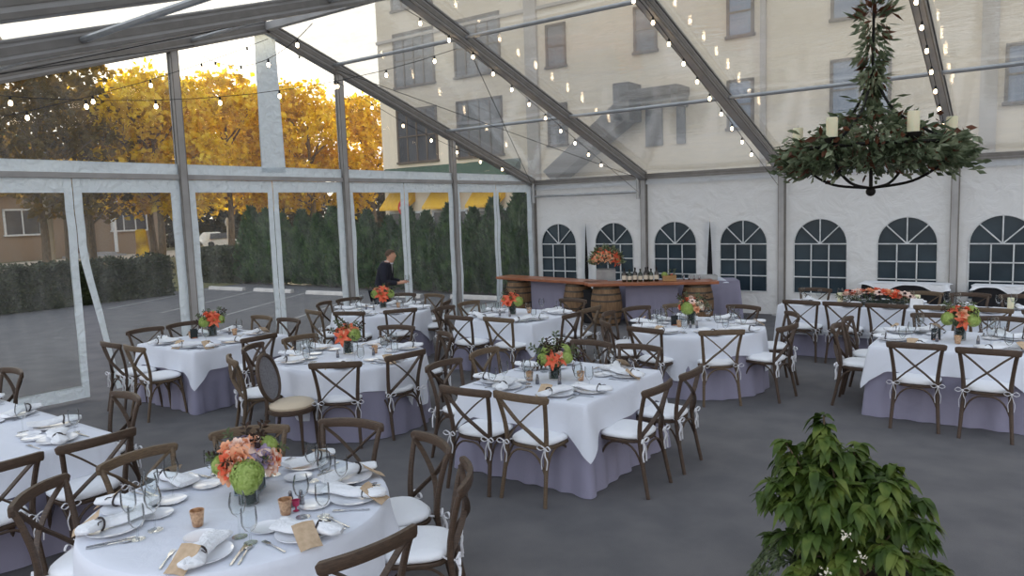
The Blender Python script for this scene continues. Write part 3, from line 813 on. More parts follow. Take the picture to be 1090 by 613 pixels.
# crest-rail positions read from the photograph
RAILS = {
 'T1': [(5.91, -13.81), (5.78, -13.17), (5.94, -12.46), (6.46, -11.96), (7.28, -11.99), (7.83, -12.34), (8.06, -13.27)],
 'T4': [(4.75, -10.64), (5.06, -9.91), (4.62, -8.78), (3.6, -8.60), (3.02, -9.72), (3.03, -10.43), (3.47, -10.98)],
 'T5': [(1.89, -7.94), (2.50, -7.38), (.50, -7.26), (1.19, -8.05), (1.64, -5.62), (2.45, -6.22), (.46, -6.64), (.92, -5.72)],
 'T8': [(7.49, -7.30), (6.58, -7.51), (8.06, -6.65), (7.85, -5.65), (7.04, -5.16), (6.13, -5.32), (5.66, -5.85), (5.56, -6.52), (5.88, -7.2)],
}
RECT = {  # side -> rail positions
 'T2': {'right': [(5.22, -13.12), (5.22, -13.72)], 'far': [(1.90, -12.40), (4.11, -12.36)]},
 'T3': {'near': [(1.15, -11.12), (1.72, -11.12)], 'left': [(.40, -10.28), (.40, -9.72)], 'far': [(.98, -8.76), (1.62, -8.76)], 'right': [(2.56, -9.93)]},
 'T6': {'near': [(3.80, -7.62), (4.44, -7.55)], 'left': [(2.92, -6.92), (2.89, -6.30)], 'right': [(5.18, -6.74), (5.14, -6.10)], 'far': [(4.34, -5.36)]},
 'T7': {'near': [(6.55, -10.87), (7.09, -10.82)], 'right': [(7.95, -9.99), (7.97, -9.34)], 'far': [(6.46, -8.50), (7.04, -8.50)], 'left': [(5.68, -10.12), (5.67, -9.45)]},
 'T9': {'near': [(7.60, -4.40), (8.16, -4.40), (8.71, -4.38), (9.3, -4.36), (9.9, -4.36), (10.5, -4.36)], 'far': [(7.40, -2.72), (8.98, -2.72), (9.58, -2.72), (10.2, -2.72)]},
 'T10': {'near': [(9.42, -7.29), (10.03, -7.33)], 'left': [(8.49, -5.86), (8.49, -6.42)], 'far': [(9.37, -5.08), (10.08, -5.08)]},
}
FACE = {'near': PI/2, 'far': -PI/2, 'left': 0, 'right': PI}
SEATS = {}   # table -> list of (facing, place phrase, rail)
for t, L in RAILS.items():
    c = T[t][1]; an = [math.atan2(y-c[1], x-c[0]) for x, y in L]
    SEATS[t] = [(math.atan2(c[1]-y, c[0]-x), "at %s" % nm, (x, y)) for (x, y), nm in zip(L, clocks(an, c))]
for t, S in RECT.items():
    SEATS[t] = []
    for side, L in S.items():
        for i, (x, y) in enumerate(L):
            if len(L) == 1: ph = 'alone on %s side' % side
            elif len(L) == 2:
                lo = (x if side in ('near', 'far') else y) == min(q[0] if side in ('near', 'far') else q[1] for q in L)
                ph = '%s on %s side' % ((('left' if lo else 'right') if side in ('near', 'far') else ('nearer' if lo else 'farther')), side)
            else: ph = '%s from left, %s side' % (ORD[i], side)
            SEATS[t].append((FACE[side], ph, (x, y)))
random.seed(12); q = 0
for t, L in SEATS.items():
    for f, ph, (x, y) in L:
        q += 1
        fx, fy = math.cos(f), math.sin(f)
        jit = random.uniform(-.05, .05)
        g = 1 if random.random() < .3 or ph.startswith('at twelve') else 0
        CH[g].put((x+.315*fx, y+.315*fy, 0), f-PI/2+jit, 'brown cross-back chair, %s of the %s' % (ph, T[t][3]), 'cross-back chairs at the tables')

# the odd chair with an oval back
def oval_chair():
    root = empty('oval_back_chair', (4.27, -10.86, 0), math.radians(-62), 'brown chair with an oval cane back and beige upholstered seat, beside the round table', 'chair')
    W = M['wood']
    def ov(n=28, rx=.2, rz=.235, y=-.2): return [(rx*math.cos(2*PI*k/n), y-.05*math.sin(2*PI*k/n), .74+rz*math.sin(2*PI*k/n)) for k in range(n+1)]
    MB().tube(ov(), .021, 8, caps=False).build('back_frame', W, root)
    m = MB(); p = ov()[:-1]; m.add([(0, -.2, .74)]+[(x*.93, y, .74+(z-.74)*.93) for x, y, z in p], [(0, i+1, (i+1) % len(p)+1) for i in range(len(p))]); m.build('cane_panel', M['grey_cane'], root)
    def seatring(r, z, n=28): return [((r*math.cos(2*PI*k/n))*1.04, .03+r*math.sin(2*PI*k/n)*.98, z) for k in range(n)]
    m = MB(); R = [seatring(.225, .40), seatring(.24, .41), seatring(.24, .445), seatring(.225, .455)]
    vs = sum(R, []); n = 28; m.add(vs, [(i*n+j, i*n+(j+1) % n, (i+1)*n+(j+1) % n, (i+1)*n+j) for i in range(3) for j in range(n)]+[tuple(reversed(range(n))), tuple(range(3*n, 4*n))]); m.build('seat_frame', W, root)
    m = MB(); R = [seatring(.222, .455), seatring(.226, .475), seatring(.2, .50), seatring(.12, .515), seatring(.01, .52)]
    vs = sum(R, []); m.add(vs, [(i*n+j, i*n+(j+1) % n, (i+1)*n+(j+1) % n, (i+1)*n+j) for i in range(4) for j in range(n)]+[tuple(range(4*n, 5*n))]); m.build('seat_cushion', M['beige_seat'], root)
    for s in (-1, 1):
        MB().tube([(s*.17, .19, .41), (s*.172, .195, .3), (s*.178, .2, .0)], [.024, .019, .011], 8).build('leg', W, root)
        MB().tube(smooth_path([(s*.165, -.25, 0), (s*.15, -.19, .25), (s*.14, -.17, .43), (s*.135, -.175, .56)], 4), .019, 8).build('back_leg', W, root)
oval_chair()

# ------------------------------------------------------------------ tables and cloths
def boundary(shape, size, n=168, rc=.03):
    """outline points with outward normals and an arc-length-like phase"""
    out = []
    if shape == 'round':
        for k in range(n):
            a = 2*PI*k/n; out.append((size*math.cos(a), size*math.sin(a), math.cos(a), math.sin(a), 0.0))
        return out
    hx, hy = size; per = 4*(hx+hy); 
    def side(ax, ay, bx, by, nx, ny, k):
        for i in range(k):
            t = i/(k-1); x, y = lerp(ax, bx, t), lerp(ay, by, t); L = math.hypot(bx-ax, by-ay)
            d = min(t, 1-t)*L; out.append((x, y, nx, ny, d))
    def corner(cx, cy, a0):
        for i in range(1, 8):
            a = a0+PI/2*i/8; out.append((cx+rc*math.cos(a), cy+rc*math.sin(a), math.cos(a), math.sin(a), -1+abs(i-4)*.25))
    kx, ky = max(12, int(n*2*hx/per)), max(12, int(n*2*hy/per)); x, y = hx-rc, hy-rc
    side(hx, -y, hx, y, 1, 0, ky); corner(x, y, 0)
    side(x, hy, -x, hy, 0, 1, kx); corner(-x, y, PI/2)
    side(-hx, y, -hx, -y, -1, 0, ky); corner(-x, -y, PI)
    side(-x, -hy, x, -hy, 0, -1, kx); corner(x, -y, 1.5*PI)
    return out

def drape(name, mt, shape, size, z, drop, seed, flare=.03, amp=.012, nf=22, grow=0.0, rows=12, loc=None, floor=False):
    B = boundary(shape, (size+grow) if shape == 'round' else (size[0]+grow, size[1]+grow)); n = len(B)
    m = MB(); vs = []; cum = 0; S = []
    for i, b in enumerate(B):
        S.append(cum); nb = B[(i+1) % n]; cum += math.hypot(nb[0]-b[0], nb[1]-b[1])
    inner = [(.0, z), (.5, z), (.9, z), (.985, z)]
    for f, zz in inner:
        for b in B: vs.append((b[0]*f, b[1]*f, zz+.0015*mnoise.noise((b[0]*f*5, b[1]*f*5, seed))))
    for b in B: vs.append((b[0]-.006*b[2], b[1]-.006*b[3], z-.003))
    for r in range(1, rows+1):
        t = r/rows
        for i, b in enumerate(B):
            ph = 2*PI*S[i]/cum
            d = drop(b, ph) if callable(drop) else drop
            cornerk = (max(0, .5-.5*b[4]/.16) if b[4] >= 0 else .5-.5*b[4]) if shape == 'rect' else 0
            w = amp*(t**1.3)*(math.sin(nf*ph+seed+1.2*math.sin(3*ph+seed))+.5*math.sin(nf*.57*ph+seed*2))
            o = flare*t+w+(.06*t*cornerk if shape == 'rect' else 0)
            w2 = .35*w
            zz = z-.004-d*t
            if floor: zz = max(.006, zz)
            vs.append((b[0]+b[2]*o-b[3]*w2, b[1]+b[3]*o+b[2]*w2, zz))
    R = len(inner)+1+rows
    fs = [(i*n+j, i*n+(j+1) % n, (i+1)*n+(j+1) % n, (i+1)*n+j) for i in range(R-1) for j in range(n)]
    m.add(vs, fs); return m.build(name, mt, smooth=True, loc=loc, angle=70)

TOP = .76
sd = 1
for t, (shape, c, size, phrase) in T.items():
    sd += 1
    root = empty('dining_table', (*c, 0), 0, 'cloth-covered table standing as the %s' % phrase, 'table', None)
    m = MB()
    if shape == 'round': m.lathe([(size-.012, .715), (size-.008, .72), (size-.008, .742), (size-.012, .745)], 48)
    else: m.box((0, 0, .73), (2*size[0]-.02, 2*size[1]-.02, .03))
    m.build('table_top', M['bar_top'], root)
    lx, ly = (size*.55, size*.55) if shape == 'round' else (size[0]-.12, size[1]-.1)
    for sx in (-1, 1):
        for sy in (-1, 1): MB().tube([(sx*lx, sy*ly, 0), (sx*lx, sy*ly, .715)], .018, 8).build('leg', M['alu_dark'], root)
    o = drape('underlay_cloth', M['lav_cloth'], shape, size, .75, .742, sd, flare=.04, amp=.015, nf=23 if shape == 'round' else 27, rows=10, loc=(*c, 0), floor=True)
    tag(o, 'lavender floor-length underlay cloth of the %s' % phrase, 'tablecloth', 'lavender underlay cloths')
    if shape == 'round':
        half = size+.2; tw = {'T1': .9, 'T4': .55, 'T5': .35, 'T8': .62}[t]
        def drop(b, ph, half=half, size=size, tw=tw):
            a = math.atan2(b[1], b[0])+tw; return min(.52, half/max(abs(math.cos(a)), abs(math.sin(a)))-size+.03)
        amp = .02
    else:
        d0 = .245 if t != 'T9' else .42
        def drop(b, ph, d0=d0):
            k = max(0, .55-.55*b[4]/.15) if b[4] >= 0 else .55+.45*(-b[4])
            return d0*(1+.85*k)
        amp = .011
    o = drape('tablecloth', M['white_cloth'], shape, size, TOP, drop, sd*1.7, flare=.035, amp=amp, nf=17, grow=.012, rows=10, loc=(*c, 0))
    tag(o, 'white square overlay cloth of the %s' % phrase, 'tablecloth', 'white overlay cloths')

# ------------------------------------------------------------------ flowers
def petal(m, L, W, open_, curl, a, r0, z0, mi=0, nu=4, nv=4):
    """one petal standing at angle a: open_ tilts it outward, curl bends the tip"""
    ca, sa = math.cos(a), math.sin(a)
    def fn(u, v):
        w = W*math.sin(PI*min(.93, max(.12, v*.8+.13)))*(u-.5)
        t = open_+curl*v; rr = r0+L*v*math.sin(t); z = z0+L*v*math.cos(t)
        rr -= 1.2*w*w/max(.01, W)
        return (rr*ca-w*sa, rr*sa+w*ca, z)
    m.grid(fn, nu, nv, mi)
def rose_mesh(seed):
    random.seed(seed); m = MB(); k = 0
    for ring, (n, L, W, op, cu, r0) in enumerate(((3, .03, .03, -.05, -.25, .004), (5, .036, .036, .12, .0, .008), (6, .04, .042, .35, .3, .012), (7, .042, .046, .7, .55, .014))):
        for i in range(n):
            petal(m, L*random.uniform(.9, 1.1), W, op, cu, 2*PI*i/n+ring*.6+random.uniform(-.2, .2), r0, -.012)
    return m
def lily_mesh(seed):
    random.seed(seed); m = MB()
    for i in range(6): petal(m, .085*random.uniform(.9, 1.1), .042, .55, .85, 2*PI*i/6+random.uniform(-.1, .1), .004, -.02, nu=5, nv=6)
    for i in range(5):
        a = 2*PI*i/5; m.tube([(0, 0, -.01), (.012*math.cos(a), .012*math.sin(a), .04)], .0016, 5, mi=1)
    return m
def hydrangea_mesh(seed):
    random.seed(seed); m = MB(); n = 130
    for i in range(n):
        z = 1-1.7*(i+.5)/n; a = i*2.39996; r = math.sqrt(max(0, 1-z*z)); d = Vector((r*math.cos(a), r*math.sin(a), z*.85))
        c = d*.075*random.uniform(.9, 1.05); t = d.orthogonal().normalized(); b = d.cross(t); ro = random.random()*PI
        for k in range(4):
            q = ro+k*PI/2; e = t*math.cos(q)+b*math.sin(q); s = d.normalized().cross(e)
            m.add([c, c+e*.011+s*.008+d.normalized()*.003, c+e*.019, c+e*.011-s*.008+d.normalized()*.003], [(0, 1, 2, 3)])
    m.blob((0, 0, -.004), .062, 0, 10, 8)
    return m
def anemone_mesh(seed):
    random.seed(seed); m = MB()
    for i in range(7): petal(m, .045, .038, 1.0, .35, 2*PI*i/7, .004, 0, nu=4, nv=4)
    m.blob((0, 0, .012), .011, 1, 8, 6); return m
def spray_mesh(seed, n=22, L=.045, W=.022, h=.14):
    random.seed(seed); m = MB()
    m.tube([(0, 0, -.08), (.006, .004, h*.5), (0, 0, h)], .0018, 5)
    for i in range(n):
        z = lerp(-.02, h, i/n); a = i*2.4
        rect_leaf(m, (0, 0, z), L*random.uniform(.7, 1.2), W, (math.cos(a+1), math.sin(a+1), .6), (math.cos(a), math.sin(a), .5))
    return m
FM = {}
def fmesh(key, fn, mats):
    if key not in FM: FM[key] = fn.mesh(key, mats); FM[key].polygons.foreach_set('use_smooth', [True]*len(FM[key].polygons))
    return FM[key]
ROSE, LILY, HYD, ANE, SPR = rose_mesh(1), lily_mesh(2), hydrangea_mesh(3), anemone_mesh(5), spray_mesh(4)
for c in ('coral', 'peach', 'blush', 'cream', 'mauve'): fmesh('rose_'+c, ROSE, M[c])
for c in ('coral', 'peach'): fmesh('lily_'+c, LILY, [M[c], M['hydra']])
fmesh('hydrangea_hydra', HYD, M['hydra'])
for c in ('blush', 'cream', 'mauve'): fmesh('anemone_'+c, ANE, [M[c], M['centre']])
for c in ('dust_leaf', 'dark_leaf', 'garland'): fmesh('spray_'+c, SPR, M[c])
def bloom(parent, key, loc, d, s=1.0):
    o = bpy.data.objects.new(key.split('_')[0] if not key.startswith('spray') else 'leaf_spray', FM[key]); COL.objects.link(o); o.parent = parent
    q = Vector((0, 0, 1)).rotation_difference(Vector(d).normalized())
    o.rotation_mode = 'QUATERNION'; o.rotation_quaternion = q; o.location = loc; o.scale = (s,)*3
    return o
def dome(parent, R, zc, picks, seed, sq=.8, n=40, sprays=('dust_leaf', 'dark_leaf'), nsp=10, lo=-.25, front=None, s=1.0):
    """flowers over a dome; picks is a list of (mesh key, count, scale), front ones placed first towards the camera direction"""
    random.seed(seed); seq = []
    for k, c, sc in picks: seq += [(k, sc)]*c
    random.shuffle(seq)
    if front: seq = [(k, sc) for k, sc, dd in front]+seq
    N = len(seq); used = []
    for i, (k, sc) in enumerate(seq):
        if front and i < len(front): d = Vector(front[i][2]).normalized()
        else:
            best = None
            for _ in range(30):
                c = rv().normalized()
                if c.z < lo: continue
                q = min([(c-u).length for u in used], default=9)
                if best is None or q > best[0]: best = (q, c)
            d = best[1]
        used.append(d)
        bloom(parent, k, (d.x*R, d.y*R, zc+d.z*R*sq), d+Vector((0, 0, .25)), sc*random.uniform(.92, 1.1)*s)
    for i in range(nsp):
        a = 2*PI*i/nsp+random.random(); b = random.uniform(-.1, 1.1)
        d = Vector((math.cos(a)*math.cos(b), math.sin(a)*math.cos(b), math.sin(b)))
        bloom(parent, 'spray_'+sprays[i % len(sprays)], (d.x*R*.72, d.y*R*.72, zc+d.z*R*.62), d, random.uniform(.7, 1.0))
    m = MB(); m.blob((0, 0, zc-.01), R*.72, 0, 12, 8, (1, 1, sq)); m.build('foliage_bed', M['dust_leaf'], parent)

ZT = TOP+.004
def cylinder_vase(root, r=.06, h=.12):
    m = MB(); m.lathe([(r*.9, 0), (r, .004), (r, h), (r*.93, h), (r*.93, .012), (.001, .012)], 24, cap1=False); v = m.build('glass_vase', M['glass'], root)
    m = MB(); m.lathe([(r*.9, .013), (r*.9, h*.9)], 20); m.build('leaf_lining', M['dark_glass'], v)
def viewdir(x, y):
    d = Vector((CAM.x-x, CAM.y-y, 0)).normalized(); return d, Vector((-d.y, d.x, 0))   # towards the camera, and the viewer's right
def bouquet(loc, label, picks, seed, R=.115, zc=.2, front=None, vase=True, **kw):
    root = empty('flower_arrangement', (*loc, ZT), 0, label, 'bouquet', 'table bouquets')
    if vase: cylinder_vase(root, .058, zc-.07)
    if front:
        d, l = viewdir(*loc)
        front = [(k, s, d*f+l*r+Vector((0, 0, z))) for k, s, (f, r, z) in front]
    dome(root, R, zc, picks, seed, front=front, **kw); return root
LI, HY = 'lily_coral', 'hydrangea_hydra'
bouquet((6.76, -9.74), 'coral lily and lime hydrangea bouquet on the square table amid the tent', [('spray_garland', 6, 1.0), ('spray_dark_leaf', 5, 1.0), ('rose_mauve', 3, .8), (HY, 2, .9), ('rose_blush', 2, .8)], 21, R=.13, zc=.19, front=[(LI, 1.15, (1, -.15, .15)), (LI, .8, (1, .45, .2)), (HY, 0.82, (.6, -.95, .15)), (HY, 0.82, (.5, .95, .25)), (HY, 0.74, (.1, -.5, .9))])
bouquet((3.95, -9.76), 'coral lily bouquet with one lime hydrangea on the round table by the oval-back chair', [('rose_coral', 3, 1), ('rose_mauve', 2, .9), ('rose_peach', 2, 1)], 22, R=.13, zc=.22, front=[(LI, 1.25, (1, -.55, -.05)), (HY, 0.86, (.8, .65, .1)), (LI, 1.2, (.6, .2, .9)), ('lily_peach', 1, (.5, -.1, .6))], nsp=16, sprays=('dark_leaf', 'garland', 'dust_leaf'))
bouquet((6.69, -6.27), 'blush and rose bouquet fronted by lime hydrangea before the bottle counter', [('rose_blush', 5, 1.0), ('rose_coral', 3, .95), ('rose_cream', 4, 1), ('rose_peach', 3, 1)], 23, R=.15, zc=.24, front=[(HY, 1.11, (1, -.35, -.05)), ('rose_coral', 1.1, (.4, -.5, .9)), ('anemone_blush', 1.1, (.8, .1, .7)), ('rose_cream', 1.1, (.6, .8, .35))], nsp=16, sprays=('garland', 'dark_leaf', 'dust_leaf'))
bouquet((9.72, -6.12), 'coral and green bouquet on the square table behind the leafy shrub', [('rose_peach', 4, 1.1), ('rose_coral', 3, 1.1), (HY, 1, 1)], 24, R=.15, zc=.235, front=[(LI, 1.2, (1, .25, -.05)), (HY, 0.90, (.7, .9, .05)), (HY, 0.90, (.7, -.9, .1)), ('rose_peach', 1.2, (.8, .1, .6)), (LI, 1, (.3, -.4, .9))], nsp=16, sprays=('garland', 'dark_leaf', 'dust_leaf'))
bouquet((3.89, -6.42), 'coral lily bouquet on the table facing the bare bar counter', [('rose_coral', 3, 1.1), ('rose_peach', 2, 1.1)], 25, R=.14, zc=.21, front=[(LI, 1.3, (.9, -.1, .4)), (LI, 1.3, (.7, -.8, .2)), (HY, 0.90, (.8, .75, .0)), (LI, 1.1, (.3, .3, .95)), ('rose_coral', 1.2, (1, -.5, -.1))])
bouquet((1.34, -6.64), 'coral bouquet between two lime hydrangeas on the table before the suited man', [('rose_peach', 3, 1.2)], 26, R=.16, zc=.235, front=[(LI, 1.4, (1, -.1, .1)), (HY, 0.90, (.6, .9, .1)), (HY, 0.90, (.6, -.9, .15)), (LI, 1.3, (.5, .1, .9)), ('rose_coral', 1.4, (1, .05, -.35))])
bouquet((1.16, -9.72), 'coral bouquet with lime hydrangea on the table beside the open tent flap', [('rose_peach', 3, 1.1), ('rose_coral', 3, 1.1)], 27, R=.135, zc=.215, front=[(LI, 1.3, (1, .25, .1)), (HY, 0.98, (.8, -.85, -.05)), (HY, 0.74, (.5, .95, .1)), ('rose_coral', 1.2, (.7, -.2, .7)), (LI, 1.0, (.3, .2, .95))], nsp=12)
# long low box on the wall table
root = empty('flower_arrangement', (8.47, -3.52, ZT), 0, 'long low box of coral, peach and cream roses on the long wall table', 'bouquet', 'table bouquets')
m = MB(); m.box((0, 0, .04), (.72, .14, .08)); m.build('flower_box', M['dark_glass'], root, bevel=.004, smooth=False)
random.seed(33)
for i in range(34):
    x = lerp(-.42, .42, (i % 17)/16)+random.uniform(-.02, .02); y = random.uniform(-.09, .02) if i < 17 else random.uniform(-.02, .09)
    k = random.choice(['rose_coral', 'rose_peach', 'rose_blush', 'rose_coral', 'rose_cream', 'anemone_blush']) 
    bloom(root, k, (x, y, .10+.07*math.cos(y*9)*(1-(x/.55)**2)+random.uniform(-.015, .03)+.02), (x*.6, y*6, 1), random.uniform(1.5, 1.9))
for i in range(12): bloom(root, 'spray_dust_leaf', (lerp(-.45, .45, i/11), random.uniform(-.08, .08), .07), (lerp(-1.2, 1.2, i/11), random.uniform(-.6, .6), .6), 1)

# the front table's pair of vases
root = empty('flower_arrangement', (6.70, -12.98, ZT), math.radians(35), 'mirrored cube vase of peach roses, blush anemones and mauve blooms', 'bouquet', 'front table bouquets')
m = MB(); m.box((0, 0, .055), (.13, .13, .11)); m.build('mirror_vase', M['mirror'], root, smooth=False, bevel=.002)
m = MB()
for sx in (-1, 1):
    for sy in (-1, 1): m.box((sx*.066, sy*.066, .056), (.005, .005, .112))
for s in (-1, 1): m.box((0, s*.067, .004), (.137, .006, .008)); m.box((s*.067, 0, .004), (.006, .137, .008))
m.build('vase_edge', M['mirror_edge'], root, smooth=False)
d, l = viewdir(6.7, -12.98); R3 = Matrix.Rotation(-math.radians(35), 3, 'Z')
fr = [('rose_coral', 1.15, (.85, -.75, .2)), ('rose_peach', 1.2, (.9, -.35, .45)), ('rose_peach', 1.15, (.9, -.95, -.25)), ('anemone_blush', 1.25, (1, -.25, -.1)), ('anemone_blush', 1.2, (.6, .35, .8)), (HY, .5, (.3, -1.1, .0)),
      ('rose_peach', 1.1, (.4, .2, 1)), (HY, .55, (.2, .8, .75)), ('rose_blush', 1.25, (.9, .85, .15)), ('rose_mauve', 1.0, (.9, .6, .5)), ('rose_peach', 1.2, (.4, 1, .3)), ('rose_coral', 1.0, (.6, 1.1, .0)), ('rose_peach', 1.1, (.75, 1.0, -.1))]
dome(root, .155, .195, [('rose_blush', 3, 1), ('rose_mauve', 3, .9), ('rose_peach', 3, 1.1), ('anemone_mauve', 2, 1)], 35, front=[(k, s, R3 @ (d*f+l*r+Vector((0, 0, z)))) for k, s, (f, r, z) in fr], nsp=12, sq=.72, lo=-.1, s=1.4)
root = empty('flower_arrangement', (6.85, -13.09, ZT), 0, 'round glass vase holding one lime green hydrangea in front of the mirrored cube', 'bouquet', 'front table bouquets')
cylinder_vase(root, .056, .115)
for k, (x, y, z, s) in enumerate(((0, 0, .165, 1.2), (.035, -.03, .14, .95), (-.04, .025, .14, .95))): bloom(root, HY, (x, y, z), (d.x*.5+x*6, d.y*.5+y*6, 1), s)

# ------------------------------------------------------------------ place settings
def lathe_thing(name, prof, mt, cat, n=20, cap1=True):
    o = MB().lathe(prof, n, cap1=cap1).build(name, mt); return tag(o, cat, cat)
PLATE = Proto(lathe_thing('dinner_plate', [(.07, 0), (.085, .004), (.125, .013), (.136, .017), (.136, .02), (.122, .017), (.082, .008), (.001, .007)], M['plate'], 'plate', 32))
BREAD = Proto(lathe_thing('bread_plate', [(.045, 0), (.055, .003), (.083, .011), (.084, .0135), (.076, .011), (.05, .006), (.001, .005)], M['plate'], 'plate', 24))
WINE = Proto(lathe_thing('wine_glass', [(.034, 0), (.034, .002), (.006, .006), (.0038, .02), (.0038, .085), (.008, .095), (.028, .115), (.038, .145), (.038, .165), (.03, .205), (.029, .205), (.0365, .165), (.0365, .146), (.027, .118), (.001, .1)], M['glass'], 'wine glass', 18, False))
WATER = Proto(lathe_thing('water_goblet', [(.03, 0), (.03, .002), (.005, .006), (.004, .05), (.02, .06), (.034, .085), (.036, .11), (.034, .16), (.033, .16), (.0345, .11), (.0325, .087), (.001, .066)], M['glass'], 'water glass', 18, False))
FLUTE = lambda: None
def napkin_proto(seed):
    random.seed(seed); L = .37
    def sec(u, v):
        t = v; a = 2*PI*u
        w = lerp(.085, .028, min(1, (t/.66)**.9)) if t < .66 else lerp(.028, .06, math.sin(min(1, (t-.66)/.24)*PI/2))*(1 if t < .93 else lerp(1, .25, (t-.93)/.07))
        h = lerp(.014, .028, min(1, t/.66)) if t < .66 else lerp(.028, .014, (t-.66)/.34)
        if t < .04: w *= .85
        k = 1+.16*math.sin(a*5+seed+t*5)+.1*math.sin(a*9+seed*2)
        x = w*math.cos(a)*(1+.04*math.sin(t*17+seed)); z = max(-h*.9, h*math.sin(a)*k)
        return (x+.008*math.sin(t*6+seed), L*(.5-t), 0.029+z+.006*math.sin(t*8+seed))
    m = MB(); m.grid(sec, 28, 22, 0, True); n = 28
    m.f.append(tuple(range(n))[::-1]); m.f.append(tuple(range(21*n, 22*n))); m.mi += [0, 0]
    o = m.build('napkin', M['napkin'], angle=60); tag(o, 'napkin', 'napkin')
    y = L*(.5-.66); p = []
    for k in range(17):
        a = 2*PI*k/16; p.append((.034*math.cos(a), y+.004*math.sin(2*a), .033+.033*math.sin(a)))
    r = MB().tube(p, .0058, 6); r.tube([(.01, y, .05), (.035, y-.03, .056), (.05, y-.035, .05)], .003, 5); r.build('napkin_ring', M['ring'], o)
    return o
NAP = [Proto(napkin_proto(s)) for s in (1, 2.3, 4.1)]
def cutlery(name, head):
    m = MB(); L = .2
    def strip(pts, th=.003):
        n = len(pts); up = [(x, y, th+.002*math.sin(PI*(y/L+.5))) for x, y in pts]; dn = [(x, y, 0.0) for x, y in pts]
        m.add(up+dn, [tuple(range(n)), tuple(reversed(range(n, 2*n)))]+[(i, n+i, n+(i+1) % n, (i+1) % n) for i in range(n)])
    if head == 'fork':
        strip([(-.005, -.1), (.005, -.1), (.003, .02), (.011, .045), (.011, .06), (-.011, .06), (-.011, .045), (-.003, .02)])
        for x in (-.0095, -.0032, .0032, .0095): strip([(x-.0016, .058), (x+.0016, .058), (x+.001, .1), (x-.001, .1)])
    elif head == 'knife': strip([(-.006, -.11), (.006, -.11), (.006, .0), (.010, .02), (.010, .08), (.004, .11), (-.006, .11), (-.006, 0)])
    else:
        m.blob((0, .075, .004), .028, 0, 12, 6, (.62, 1, .18)); strip([(-.005, -.1), (.005, -.1), (.003, .055), (-.003, .055)])
    return tag(m.build(name, M['steel'], angle=50), name, head)
FORK, KNIFE, SPOON = Proto(cutlery('fork', 'fork')), Proto(cutlery('knife', 'knife')), Proto(cutlery('spoon', 'spoon'))
def card_proto(name, mt, w, h, tilt=.0):
    m = MB(); 
    def fn(u, v): return (lerp(-w/2, w/2, u), lerp(-h/2, h/2, v)*(.8 if tilt else 1), .003+.006*math.sin(PI*u)*tilt+(.085*v**1.2 if tilt else 0))
    m.grid(fn, 5, 5); m.grid(lambda u, v: (lambda p: (p[0], p[1], p[2]+.0012))(fn(1-u, v)), 5, 5)
    return tag(m.build(name, mt), name, 'card')
CARD = Proto(card_proto('menu_card', M['card'], .11, .16, 1))

def table_edge(t, p, f):
    """point on the table's edge in front of a chair at p facing f"""
    shape, c, size, _ = T[t]
    if shape == 'round':
        a = math.atan2(p[1]-c[1], p[0]-c[0]); return Vector((c[0]+size*math.cos(a), c[1]+size*math.sin(a)))
    fx, fy = math.cos(f), math.sin(f)
    if abs(fx) > abs(fy): return Vector((c[0]-size[0]*fx, min(max(p[1], c[1]-size[1]+.3), c[1]+size[1]-.3)))
    return Vector((min(max(p[0], c[0]-size[0]+.3), c[0]+size[0]-.3), c[1]-size[1]*fy))
FULL = {'T1'}; MID = {'T7', 'T4', 'T10', 'T2', 'T3'}
EXTRA = {'T1': [(7.52, -13.95), (6.3, -14.15)], 'T2': [(3.42, -12.36), (2.7, -12.36)], 'T10': [(10.82, -6.5), (10.82, -5.86)], 'T9': [(8.0, -2.72), (8.5, -2.72)], 'T3': [(2.56, -10.4)]}
random.seed(77); q = 0
